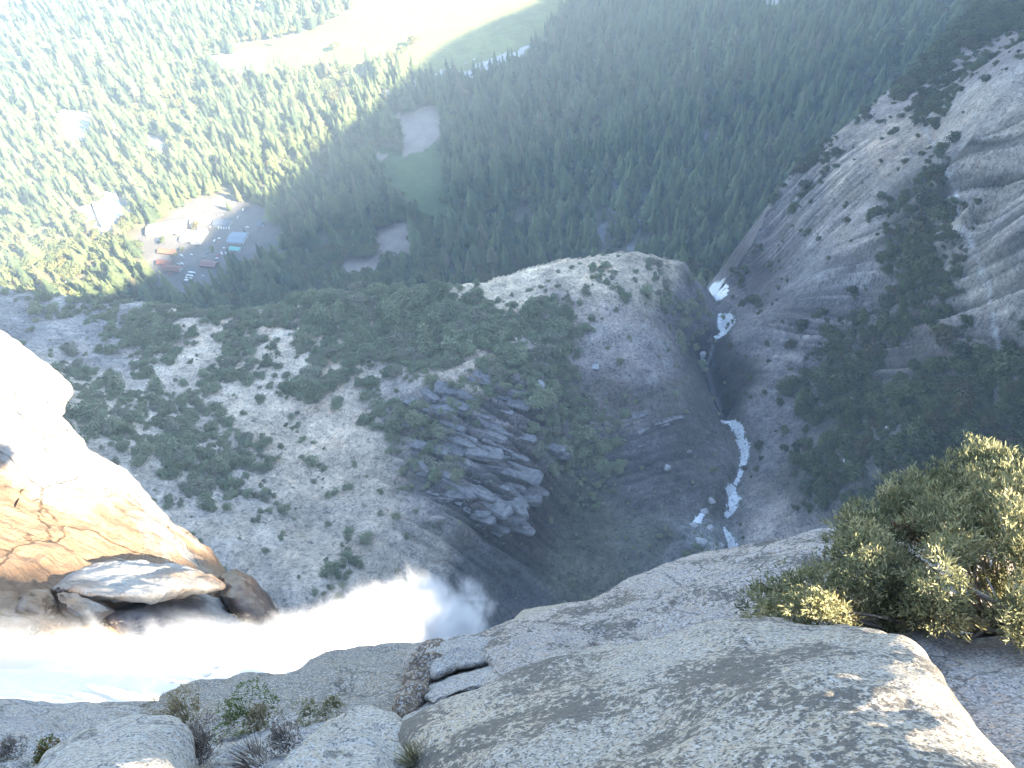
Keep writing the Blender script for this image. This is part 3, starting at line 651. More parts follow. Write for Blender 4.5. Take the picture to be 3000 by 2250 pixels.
G_MAIN = granite_mat('lichened_granite', (.39, .35, .295), (.05, .05, .055), .9, crk=.15)
G_PALE = granite_mat('speckled_granite', (.40, .385, .355), (.07, .08, .10), .35)
G_BLUE = granite_mat('grey_granite', (.31, .31, .315), (.08, .09, .11), .3)
G_SMTH = granite_mat('smooth_granite', (.185, .175, .16), (.11, .105, .10), .0, scale=.8)
G_FAR = granite_mat('weathered_granite', (.35, .315, .30), (.08, .07, .07), .8, scale=.7)

ROCKS = []
def R_(label, *a, **k): o = rock('boulder', *a, **k); tag(o, label, 'boulder'); return o
base_rock = rock('rock_ledge', [(-500, 2075), (300, 2085), (500, 2085), (700, 2020), (1100, 1930), (1500, 1860), (1800, 1830), (2200, 1780), (2600, 1700), (3400, 1600), (3400, 3000), (-500, 3000)], (1500, 2500),
     [(-400, 2100, 10.5), (1200, 1950, 13), (3000, 1700, 9), (1500, 2900, 3.6)], .5, 4, [G_SMTH], 3, .10, 1.5, 8)
tag(base_rock, kind='structure')
R_('long diagonal speckled granite ridge behind the big lichened boulder',
   [(1170, 2105), (1165, 2060), (1185, 1985), (1205, 1930), (1240, 1900), (1330, 1880), (1420, 1860), (1560, 1820), (1750, 1762), (1850, 1700), (1980, 1635), (2200, 1590), (2450, 1552), (2750, 1560), (2950, 1650), (2750, 1800), (2300, 1950), (1700, 2050), (1300, 2150)], (1950, 1840),
   [(1170, 2100, 8.4), (1250, 1900, 10), (2450, 1560, 11.5), (2300, 1950, 7.8)], 1.2, 2.0, [G_FAR], 11, .10, 1.0, 2.6, extra=lambda V: 0)
R_('smooth tan granite hump at the plume edge above the diagonal ridge',
   [(1255, 1900), (1420, 1850), (1510, 1815), (1530, 1795), (1650, 1772), (1790, 1762), (1800, 1850), (1500, 1960), (1300, 1960)], (1520, 1870), [(1260, 1900, 13), (1790, 1770, 13), (1500, 1950, 10.5)], .5, 1.2, [granite_mat('tan_granite', (.29, .26, .21), (.2, .18, .15), 0., scale=.8)], 12, .05, 1.2, 2.6)
R_('smooth grey granite ledge sloping down to the white spray',
   [(430, 2065), (560, 2010), (700, 1992), (830, 1985), (950, 1940), (1060, 1900), (1180, 1890), (1270, 1895), (1260, 2000), (1220, 2180), (900, 2200), (600, 2180), (450, 2140)], (850, 2080), [(440, 2065, 12), (1060, 1895, 15), (1250, 2150, 9), (500, 2150, 9.5)], .7, 1.5, [G_SMTH], 13, .14, 1.6, 3.0)
R_('small rounded capstone on the lip of the grey ledge',
   [(1068, 1925), (1075, 1902), (1120, 1888), (1165, 1888), (1205, 1902), (1170, 1915), (1120, 1925)], (1130, 1906), [(1070, 1920, 13.6), (1200, 1900, 13.6), (1130, 1960, 13.2)], .22, .3, [G_SMTH], 14, .03, .6, 2.2)
R_('low bluish granite ledge along the left bottom edge of the spray',
   [(-400, 2050), (-150, 2035), (0, 2034), (170, 2050), (290, 2052), (440, 2068), (500, 2085), (560, 2130), (400, 2260), (0, 2330), (-400, 2330)], (50, 2180), [(-200, 2040, 9), (450, 2070, 10), (0, 2300, 6.3)], .45, 1.2, [G_BLUE], 15, .09, 1.0, 3.2)
R_('pale speckled boulder with its right flank in sunlight at lower left',
   [(60, 2330), (140, 2215), (230, 2165), (330, 2122), (400, 2095), (480, 2092), (530, 2105), (548, 2160), (552, 2230), (540, 2400), (250, 2500), (50, 2480)], (340, 2260), [(130, 2250, 5.6), (480, 2092, 6.4), (300, 2480, 4.3)], .9, 1.2, [G_PALE], 16, .05, .8, 2.2)
R_('rounded grey rock between the two dry shrubs at the bottom',
   [(555, 2330), (560, 2200), (600, 2170), (690, 2120), (800, 2110), (950, 2100), (1010, 2170), (960, 2260), (850, 2400), (600, 2420)], (740, 2230), [(560, 2250, 7), (900, 2100, 8.2), (700, 2400, 5.2)], .6, .9, [G_BLUE], 17, .09, .7, 2.4)
R_('angular granite boulder with a sunlit crown at bottom centre left',
   [(760, 2420), (800, 2290), (880, 2180), (960, 2100), (1030, 2062), (1090, 2058), (1150, 2090), (1190, 2150), (1215, 2230), (1240, 2420), (1000, 2500)], (1010, 2260), [(830, 2250, 5.0), (1080, 2060, 6.4), (1150, 2400, 4.0)], .8, 1.0, [G_PALE], 18, .08, .7, 2.0)
R_('low pale rock touching the bottom frame beneath the angular boulder',
   [(860, 2500), (900, 2330), (950, 2220), (1030, 2185), (1110, 2200), (1160, 2290), (1180, 2500)], (1030, 2350), [(900, 2350, 3.9), (1050, 2190, 4.4), (1100, 2480, 3.3)], .5, .6, [G_PALE], 19, .04, .5, 2.0)
G_BRN = granite_mat('brown_fractured_granite', (.17, .125, .085), (.06, .05, .045), .5, (.10, .07, .04), scale=.9)
G_LAY = granite_mat('layered_granite', (.33, .32, .31), (.09, .09, .09), .25, scale=1.1)
R_('brown fractured rock face left of the layered granite wedges', [(1160, 2125), (1168, 2060), (1185, 1990), (1212, 1930), (1240, 1900), (1285, 1893), (1300, 1930), (1285, 1990), (1250, 2040), (1205, 2100)], (1225, 2000), [(1170, 2100, 6.9), (1280, 1892, 8.0), (1280, 2000, 7.4)], .22, .6, [G_BRN], 20, .06, .35, 4.0, extra=lambda V: .05*np.sin(V[:, 2]*14+V[:, 0]*6))
R_('upper layered granite wedge above the brown face', [(1232, 1905), (1290, 1880), (1400, 1862), (1480, 1880), (1500, 1930), (1420, 1950), (1330, 1965), (1270, 1985), (1262, 1940)], (1370, 1915), [(1240, 1910, 7.9), (1490, 1890, 8.3), (1300, 1980, 7.4)], .3, .6, [G_LAY], 61, .05, .4, 3.4)
R_('middle layered granite wedge with a dark gap under it', [(1240, 2040), (1275, 1990), (1340, 1968), (1430, 1955), (1500, 1945), (1520, 1985), (1430, 2010), (1340, 2030), (1270, 2060)], (1375, 2000), [(1240, 2040, 7.1), (1500, 1950, 7.6), (1300, 2050, 6.8)], .24, .5, [G_LAY], 62, .04, .4, 3.4)
R_('lowest layered granite wedge tapering to the left crack', [(1172, 2118), (1215, 2075), (1290, 2045), (1380, 2025), (1480, 2010), (1500, 2060), (1380, 2090), (1280, 2110), (1215, 2122)], (1340, 2068), [(1175, 2115, 6.5), (1480, 2010, 7.1), (1280, 2110, 6.3)], .2, .5, [G_LAY], 63, .04, .4, 3.4)
R_('rounded pink grey hump rising behind the layered wedges', [(1420, 1905), (1470, 1850), (1570, 1825), (1680, 1830), (1740, 1880), (1720, 1950), (1600, 1995), (1500, 2010), (1440, 1970)], (1580, 1915), [(1430, 1900, 7.9), (1720, 1850, 8.2), (1600, 1990, 6.9)], .4, .6, [granite_mat('pinkish_granite', (.35, .31, .29), (.10, .09, .09), .6)], 64, .06, .6, 2.4)
R_('pale blue grey granite slab right of the big boulder under the juniper',
   [(2500, 1900), (2640, 1850), (2760, 1868), (2840, 1878), (2950, 1868), (3060, 1845), (3400, 1850), (3400, 2600), (2800, 2600), (2600, 2300)], (2980, 2180), [(2650, 1860, 6.2), (3200, 1850, 6.4), (3000, 2500, 4.2)], .35, 1.2, [G_BLUE], 21, .05, 1.0, 3.5)
R_('huge lichen blotched granite boulder filling the bottom right',
   [(1180, 2140), (1250, 2095), (1330, 2065), (1480, 2005), (1650, 1950), (1820, 1895), (1960, 1860), (2060, 1834), (2150, 1822), (2250, 1830), (2400, 1842), (2560, 1850), (2640, 1860), (2700, 1900), (2760, 1975), (2800, 2060), (2850, 2130), (2900, 2200), (2990, 2290), (3100, 2500), (2900, 2900), (1500, 2900), (1250, 2500), (1190, 2250)], (2080, 2280),
   [(1180, 2140, 5.4), (2150, 1822, 5.6), (2750, 1960, 4.6), (2100, 2800, 3.1)], .85, 2.0, [G_MAIN], 22, .055, .9, 2.6, n=420, m=120)

# ------------------------------------------------------------------ sunlit cliff beyond the fall
def cliff_mat(name='sunlit_cliff_rock', off=0., c1=(.36, .23, .14)):
    m, nt, b = mat(name); P = pos(nt)
    n1 = noise_node(nt, .13, 7, .62, P, .8).outputs[0]; n2 = noise_node(nt, .7, 9, .75, P, .6).outputs[0]
    gz = nt.nodes.new('ShaderNodeSeparateXYZ'); nt.links.new(P, gz.inputs[0])
    zr = nt.nodes.new('ShaderNodeMapRange'); nt.links.new(gz.outputs[1], zr.inputs[0]); zr.inputs[1].default_value = 20; zr.inputs[2].default_value = 44
    a = nt.nodes.new('ShaderNodeMath'); a.operation = 'MULTIPLY_ADD'; a.inputs[1].default_value = 1.9; nt.links.new(n1, a.inputs[0]); nt.links.new(zr.outputs[0], a.inputs[2])
    a2 = nt.nodes.new('ShaderNodeMath'); a2.operation = 'MULTIPLY'; a2.inputs[1].default_value = .4; nt.links.new(a.outputs[0], a2.inputs[0])
    c = mix(nt, ramp(nt, a2.outputs[0], [((1.12+off)/2.5, 1.), ((1.5+off)/2.5, 0.)]), (.55, .52, .48), c1)
    c = mix(nt, 1.0, c, ramp(nt, n2, [(.3, .62), (.55, 1.), (.75, 1.15)]), 'MULTIPLY')
    nt.links.new(c, b.inputs['Base Color']); b.inputs['Roughness'].default_value = .6
    vo = nt.nodes.new('ShaderNodeTexVoronoi'); vo.feature = 'DISTANCE_TO_EDGE'; vo.inputs['Scale'].default_value = .13
    wp = noise_node(nt, .25, 4, .6, P); vm = nt.nodes.new('ShaderNodeVectorMath'); vm.operation = 'MULTIPLY_ADD'; vm.inputs[1].default_value = (3, 3, 3); nt.links.new(wp.outputs['Color'], vm.inputs[0]); nt.links.new(P, vm.inputs[2]); nt.links.new(vm.outputs[0], vo.inputs['Vector'])
    ck_ = ramp(nt, vo.outputs['Distance'], [(.0, .55), (.012, 1.)]); c = mix(nt, 1.0, c, ck_, 'MULTIPLY'); nt.links.new(c, b.inputs['Base Color'])
    k = bump(nt, b, n1, 3., .8); k = bump(nt, b, ck_, .6, .8, k); bump(nt, b, n2, .5, .8, k); return m
M_CL = cliff_mat()
cl = rock('sunlit_cliff', [(-900, 900), (-300, 850), (0, 975), (110, 1055), (200, 1125), (208, 1145), (165, 1185), (152, 1200), (260, 1320), (400, 1415), (500, 1530), (600, 1610), (690, 1700), (760, 1740), (800, 1780), (828, 1830), (780, 1950), (500, 2000), (-400, 2000), (-900, 1800)], (40, 1500),
     [(0, 1000, 84), (800, 1800, 62), (-300, 1850, 50)], 13, 22, [M_CL], 31, .36, 5, 3.6, n=700, m=150, sm=1, extra=lambda V: .35*np.abs(fbm(V/2.2, 4, 88))+.5*strata(V[:, 0]+V[:, 2], V[:, 1]-.6*V[:, 2], np.array([.8, .6]), 4.5, 89, 5, .9)*np.clip((38-V[:, 1])/8, .15, 1))
tag(cl, 'blazing white sunlit granite cliff at left across the waterfall', 'cliff')
M_BL = cliff_mat('pale_block_rock', -.45)
def block(label, pts, c, d, f=3.0, seed=0, m=M_BL):
    o = rock('rock_block', pts, c, d, f, 4, [m], seed, .3, 3, 3.4); tag(o, label, 'rock'); return o
block('long pale rounded slab at the foot of the sunlit cliff', [(150, 1730), (200, 1680), (300, 1650), (430, 1645), (560, 1660), (640, 1690), (660, 1720), (560, 1730), (450, 1760), (330, 1765), (220, 1755)], (400, 1705), [(150, 1730, 44), (640, 1700, 47), (400, 1760, 43)], 3.5, 41)
block('cracked buff block lowest left beside the spray', [(-120, 1800), (-60, 1720), (0, 1740), (40, 1745), (60, 1800), (100, 1840), (0, 1850)], (-20, 1790), [(-100, 1750, 40), (90, 1750, 41), (0, 1840, 39)], 2.2, 42)
block('squarish sunlit block between the cracks left of the spray', [(45, 1790), (55, 1745), (80, 1728), (140, 1732), (165, 1770), (160, 1810), (110, 1815)], (105, 1775), [(50, 1750, 40), (160, 1750, 41), (100, 1810, 39.5)], 1.6, 43)
block('tapering sunlit block pointing at the dark wet rock', [(165, 1740), (210, 1735), (270, 1755), (340, 1790), (300, 1812), (235, 1825), (180, 1790)], (230, 1780), [(170, 1750, 40.5), (330, 1780, 42), (240, 1825, 40)], 1.6, 44)
block('dark brown wet knob at the right tip of the sunlit cliff', [(640, 1745), (650, 1690), (690, 1665), (740, 1690), (790, 1760), (830, 1830), (760, 1850), (680, 1800)], (730, 1760), [(650, 1700, 52), (820, 1820, 52), (700, 1830, 50)], 4.0, 45, plain('wet_rock', (.12, .085, .065), .4, noise=.35, nscale=.6))
block('grey wet shelf in the shade behind the spray', [(330, 1800), (420, 1765), (560, 1740), (650, 1745), (690, 1800), (740, 1850), (560, 1880), (380, 1860)], (530, 1805), [(340, 1800, 45), (700, 1800, 49), (500, 1880, 44)], 2.5, 46, plain('damp_granite', (.24, .24, .25), .5, noise=.35, nscale=.5))

# ------------------------------------------------------------------ waterfall and spray
def foam_mat():
    m, nt, b = mat('white_water'); n = noise_node(nt, .5, 6, .6, pos(nt)).outputs[0]
    c = mix(nt, ramp(nt, n, [(.3, 0.), (.7, 1.)]), (.76, .69, .63), (.88, .80, .74)); nt.links.new(c, b.inputs['Base Color']); b.inputs['Roughness'].default_value = .6
    bump(nt, b, n, .5, .5); return m
M_FOAM = foam_mat()
wf = rock('waterfall', [(-500, 1990), (0, 1960), (300, 1950), (600, 1930), (850, 1905), (1000, 1870), (1120, 1840), (1200, 1850), (1180, 1930), (1060, 2040), (700, 2130), (300, 2150), (-500, 2200)], (450, 2030), [(-300, 2000, 22), (600, 2000, 28), (1150, 1850, 50)], 1.2, 5, [M_FOAM], 51, .35, 3.5, 2.0)
tag(wf, kind='structure')
def spray_volume():
    """mist thrown up along the fall: density fades with distance from three straight runs of the water and is torn by noise"""
    m = bpy.data.materials.new('spray'); m.use_nodes = True; nt = m.node_tree; nt.nodes.clear(); L = nt.links.new
    out = nt.nodes.new('ShaderNodeOutputMaterial'); v = nt.nodes.new('ShaderNodeVolumePrincipled'); v.inputs['Color'].default_value = (.93, .93, .94, 1); L(v.outputs[0], out.inputs['Volume'])
    P = pos(nt)
    def vm(op, a, b): n = nt.nodes.new('ShaderNodeVectorMath'); n.operation = op; [(L(x, n.inputs[k]) if not isinstance(x, tuple) else setattr(n.inputs[k], 'default_value', x)) for k, x in enumerate((a, b))]; return n
    def mt(op, *a, cl=False):
        n = nt.nodes.new('ShaderNodeMath'); n.operation = op; n.use_clamp = cl
        for k, x in enumerate(a):
            if isinstance(x, (int, float)): n.inputs[k].default_value = x
            else: L(x, n.inputs[k])
        return n.outputs[0]
    best = None; pts = []
    for (a, ra), (b, rb) in SPR:
        A = atd(float(a[0]), float(a[1]), a[2]); B = atd(float(b[0]), float(b[1]), b[2]); Ln = float(np.linalg.norm(B-A)); d = tuple((B-A)/Ln); pts += [A, B]
        q = vm('SUBTRACT', P, tuple(A)).outputs[0]; t = mt('DIVIDE', vm('DOT_PRODUCT', q, d).outputs['Value'], Ln, cl=True)
        dv = tuple(np.array(d)*Ln); sc = nt.nodes.new('ShaderNodeVectorMath'); sc.operation = 'SCALE'; sc.inputs[0].default_value = dv; L(t, sc.inputs['Scale'])
        dist = vm('LENGTH', vm('SUBTRACT', q, sc.outputs[0]).outputs[0], (0, 0, 0)).outputs['Value']
        f = mt('SUBTRACT', 1.0, mt('DIVIDE', dist, mt('MULTIPLY_ADD', t, float(rb-ra), float(ra))))
        best = f if best is None else mt('MAXIMUM', best, f)
    n1 = noise_node(nt, .38, 5, .68, vscale(nt, P, (1, 1, .5)), 1.1).outputs[0]
    e = mt('MULTIPLY_ADD', n1, 3.3, mt('MULTIPLY_ADD', best, 2.3, -2.35)); e = mt('MULTIPLY', mt('MAXIMUM', e, 0.0), 1.25, cl=True); e = mt('MULTIPLY', mt('POWER', e, 2.1), mt('MAXIMUM', best, 0.0))
    L(mt('MULTIPLY', e, 1.3), v.inputs['Density'])
    pts = np.array(pts); lo = pts.min(0)-[6, 3, 6]; hi = pts.max(0)+[6, 6, 5]
    V, F = [], []
    V = [(x, y, z) for x in (lo[0], hi[0]) for y in (lo[1], hi[1]) for z in (lo[2], hi[2])]; F = [(0, 1, 3, 2), (4, 6, 7, 5), (0, 4, 5, 1), (2, 3, 7, 6), (0, 2, 6, 4), (1, 5, 7, 3)]
    o = mesh_np('waterfall_spray', V, F, [m], False); tag(o, kind='stuff'); print('spray box', lo, hi)
SPR = [(((-500, 2060, 24), 2.9), ((650, 1975, 31), 3.0)), (((650, 1960, 31), 2.6), ((1100, 1880, 44), 4.3)), (((1080, 1880, 46), 4.6), ((1275, 1855, 60), 6.8))]
spray_volume()
_r = np.random.default_rng(12); _t = _r.random(5000); _u = -100+1450*_t; _v = np.interp(_u, [-100, 300, 800, 1100, 1250, 1400], [1850, 1830, 1800, 1730, 1700, 1800])+np.abs(_r.normal(0, 70, 5000))-10; _dd = np.interp(_u, [-100, 650, 1100, 1400], [25, 31, 45, 62])+_r.normal(0, 1.5, 5000)
_c = atd(_u, _v, _dd); _n = _r.normal(size=(5000, 3)); _n /= np.linalg.norm(_n, axis=1, keepdims=True); _q = np.cross(_n, _r.normal(size=(5000, 3))); _q /= np.linalg.norm(_q, axis=1, keepdims=True); _b = np.cross(_n, _q); _s = (.00020*_dd*(.5+_r.random(5000)))[:, None]
_V = np.stack([_c-_q*_s, _c-_b*_s, _c+_q*_s, _c+_b*_s+_n*_s], 1).reshape(-1, 3)
tag(mesh_np('spray_droplets', _V, np.arange(20000).reshape(-1, 4), [M_FOAM], False), kind='stuff')

# ------------------------------------------------------------------ loose slabs and ledge blocks on the crag and cliffs
# ------------------------------------------------------------------ creek below the fall
def ribbon(pts, name, mats, lift=.7, seed=0):
    V = []; F = []; ED = []; base = 0; rg = np.random.default_rng(seed)
    for seg in pts:
        a = np.array(seg, float); L = np.concatenate([[0], np.cumsum(np.linalg.norm(np.diff(a[:, :2], axis=0), axis=1))]); n = int(L[-1]/2.5)+4; t = np.linspace(0, L[-1], n)
        u = np.interp(t, L, a[:, 0]); v = np.interp(t, L, a[:, 1]); w = 1.75*np.interp(t, L, a[:, 2])*(.9+.35*rg.random(n))*np.sin(np.linspace(.25, math.pi-.25, n))**.5
        c = hitA(u, v); tg = np.gradient(c[:, :2], axis=0); tg /= np.linalg.norm(tg, axis=1, keepdims=True)+1e-9; nn = np.stack([-tg[:, 1], tg[:, 0]], -1)
        for k in range(5):
            q = c[:, :2]+nn*(w*(k-2)/4+.2*rg.normal(size=n))[:, None]; z = sampA(q[:, 0], q[:, 1])
            V.append(np.stack([q[:, 0], q[:, 1], z+lift*(1-abs(k-2)/2.2)+.15*rg.normal(size=n)], -1)); ED.append(np.full(n, 1-abs(k-2)/2.))
        for k in range(4):
            i = base+k*n+np.arange(n-1); F.append(np.stack([i, i+1, i+n+1, i+n], -1))
        base += 5*n
    return mesh_np(name, np.concatenate(V), np.concatenate(F), mats, attrs={'edge': ('FLOAT', np.concatenate(ED))})
def creek_mat():
    m, nt, b = mat('cascade_water'); at_ = nt.nodes.new('ShaderNodeAttribute'); at_.attribute_name = 'edge'; na = noise_node(nt, .35, 5, .75, pos(nt)).outputs[0]
    ad = nt.nodes.new('ShaderNodeMath'); ad.operation = 'MULTIPLY_ADD'; ad.inputs[1].default_value = .55; nt.links.new(at_.outputs['Fac'], ad.inputs[0]); nt.links.new(na, ad.inputs[2])
    nt.links.new(ramp(nt, ad.outputs[0], [(.62, 0.), (.70, 1.)]), b.inputs['Alpha']); n = noise_node(nt, .55, 6, .7, pos(nt)).outputs[0]
    c = mix(nt, ramp(nt, n, [(.36, 0.), (.48, 1.)]), (.25, .30, .33), (.88, .90, .91)); nt.links.new(c, b.inputs['Base Color'])
    b.inputs['Roughness'].default_value = .35; bump(nt, b, n, .6, .7); return m
ck = ribbon([[(2083, 838, 5), (2098, 846, 9), (2112, 858, 11), (2122, 872, 8)], [(2106, 920, 5), (2122, 940, 11), (2132, 962, 9), (2118, 985, 5), (2093, 992, 4)], [(2052, 1035, 3), (2060, 1055, 4), (2056, 1075, 2)],
             [(2112, 1236, 3), (2140, 1240, 5), (2158, 1252, 5), (2168, 1270, 4), (2170, 1295, 4), (2183, 1318, 4), (2180, 1345, 4), (2175, 1372, 3.4), (2164, 1400, 3), (2152, 1422, 4)],
             [(2150, 1425, 6), (2138, 1445, 7), (2150, 1470, 6), (2140, 1500, 5), (2125, 1515, 5)], [(2060, 1505, 3), (2045, 1525, 4), (2030, 1535, 2)], [(2122, 1545, 2), (2130, 1565, 3.5), (2142, 1590, 4), (2150, 1620, 4), (2155, 1680, 3)]], 'creek', [creek_mat()], seed=4)
tag(ck, kind='structure')
DW = ribbon([[(2088, 990, 5), (2072, 1040, 6), (2080, 1100, 8), (2110, 1160, 11), (2125, 1200, 8), (2120, 1230, 5)]], 'creek_pool', [plain('dark_water', (.02, .025, .03), .08)], .5, 5); tag(DW, kind='structure')
# pale boulders beside the creek
def boulder_mesh(seed, sx=1, sy=1, sz=1, link=False, nm='boulder', mats=()):
    import bmesh
    bm = bmesh.new(); bmesh.ops.create_icosphere(bm, subdivisions=4, radius=1); V = np.array([v.co[:] for v in bm.verts]); F = np.array([[v.index for v in f.verts] for f in bm.faces]); bm.free()
    V = V*(1+.45*fbm(V*1.1, 3, seed)+.12*fbm(V*4, 3, seed+1))[:, None]*np.array([sx, sy, sz])
    for k in range(5):   # fracture planes
        r = np.random.default_rng(seed*9+k); d = r.normal(size=3); d /= np.linalg.norm(d); t = V@d; o = .62*max(sx, sy, sz)*.9; V = V-np.outer(np.clip(t-o, 0, None)*.85, d)
    return mesh_np(nm, V, F, mats, True, None, link=link)
M_BO = plain('pale_boulder', (.42, .41, .40), .9, noise=.25, nscale=.6)
BPR = [boulder_mesh(300+i, 1, .7+.1*i, .6, mats=[M_BO]) for i in range(4)]
BL = [(2057, 1040, 5, 'pale rounded boulder above the dark pool of the creek'), (2085, 1470, 3.2, 'pale boulder left of the lower cascade'), (2062, 1500, 3.6, 'whitish boulder jumble top beside the lower cascade'), (2035, 1540, 3.4, 'pale boulder at the left end of the creek jumble'), (2080, 1550, 4, 'large pale boulder hugging the last cascade'),
      (2055, 1590, 4.5, 'lowest pale boulder left of the creek above the granite ridge'), (2110, 1600, 3, 'small wet boulder beside the last cascade'), (2510, 1165, 4.5, 'lone pinkish grey boulder in the dark brush at right'), (2600, 1260, 3, 'small pale boulder below the lone pinkish one'), (2790, 1280, 5, 'pale slab boulder in the brush left of the juniper top'), (1955, 1370, 3, 'light boulder on the dark streaked slab'),
      (1745, 1075, 4, 'dark boulder on the pale dome slab'), (1580, 1130, 6, 'tilted pale block on the crag crest'), (2390, 1170, 3.5, 'flat pale rock left of the lone pinkish boulder'), (2700, 1240, 3.5, 'grey rock among the right hand brush'), (2480, 1350, 3, 'grey stone in the lower brush slope')]
for i, (u, v, w, lb) in enumerate(BL):
    c = hitA(u, v)[0]; o = bpy.data.objects.new('boulder', BPR[i % 4].data); COL.objects.link(o); o.location = (c[0], c[1], c[2]+w*.12); o.scale = (w, w, w*.8); o.rotation_euler = (.2*math.sin(i), .2, i*1.7); tag(o, lb, 'boulder')

def slab_proto(seed):
    rg = np.random.default_rng(seed); V = np.array(BPR0.reshape(-1, 3)); 
    V = np.sign(V)*np.abs(V)**.3; V = V*np.array([1, .30+.12*rg.random(), .11+.05*rg.random()])*(1+.16*fbm(V*1.6, 3, seed))[:, None]; V = V*(1+.35*fbm(V*1.1+9, 2, seed+8))[:, None]+.05*fbm(V*5, 3, seed+3)[:, None]
    return V
import bmesh
_bm = bmesh.new(); bmesh.ops.create_icosphere(_bm, subdivisions=4, radius=1); BPR0 = np.array([q.co[:] for q in _bm.verts]); BF0 = np.array([[q.index for q in f.verts] for f in _bm.faces]); _bm.free()
M_SLB = plain('ledge_stone', (.21, .20, .195), .9, noise=.4, nscale=.35); M_SLP = plain('pale_ledge_rock', (.40, .385, .37), .9, noise=.35, nscale=.35)
SLB = [mesh_np('ledge_rock', slab_proto(400+k), BF0, [M_SLB], False, link=False).data for k in range(5)]
SLP = [mesh_np('ledge_rock', slab_proto(420+k), BF0, [M_SLP], False, link=False).data for k in range(3)]
def slabs(us, vs, d, lens, tiltx, label, group, seed, protos):
    rg = np.random.default_rng(seed); C = hitA(us, vs)
    for k, c in enumerate(C):
        o = bpy.data.objects.new('ledge_rock', protos[k % len(protos)]); COL.objects.link(o); w = lens[k]
        o.location = (c[0], c[1], c[2]-w*.06); o.scale = (w, w*(.7+.6*rg.random()), w*(.8+.6*rg.random())); o.rotation_euler = (tiltx+.2*rg.normal(), .12*rg.normal(), math.atan2(d[1], d[0])+.22*rg.normal()); tag(o, ('long ' if w > 9 else ('short ' if w < 6 else ''))+(label(us[k], vs[k]) if callable(label) else label), 'rock', group)
rg = np.random.default_rng(55)
def in_poly(n, poly, rg):
    P_ = np.array(poly, float); u = rg.uniform(P_[:, 0].min(), P_[:, 0].max(), n*6); v = rg.uniform(P_[:, 1].min(), P_[:, 1].max(), n*6); k = inside(u, v, P_); return u[k][:n], v[k][:n]
u, v = in_poly(85, [(1180, 1150), (1450, 1080), (1620, 1150), (1640, 1300), (1600, 1450), (1500, 1560), (1400, 1560), (1250, 1450), (1200, 1330)], rg)
slabs(u, v, _cr, rg.uniform(4, 15, len(u)), -.25, lambda a, b: 'grey ledge slab jutting from the '+('upper' if b < 1300 else 'lower')+' part of the layered crag', 'tilted slabs of the crag', 5, SLB)
u, v = in_poly(16, [(1680, 1180), (2000, 1200), (2060, 1330), (1700, 1360)], rg)
slabs(u, v, _gl, rg.uniform(3, 7, len(u)), .1, 'thin dark ledge slab on the streaked wall left of the creek', 'ledges of the streaked wall', 7, SLB)

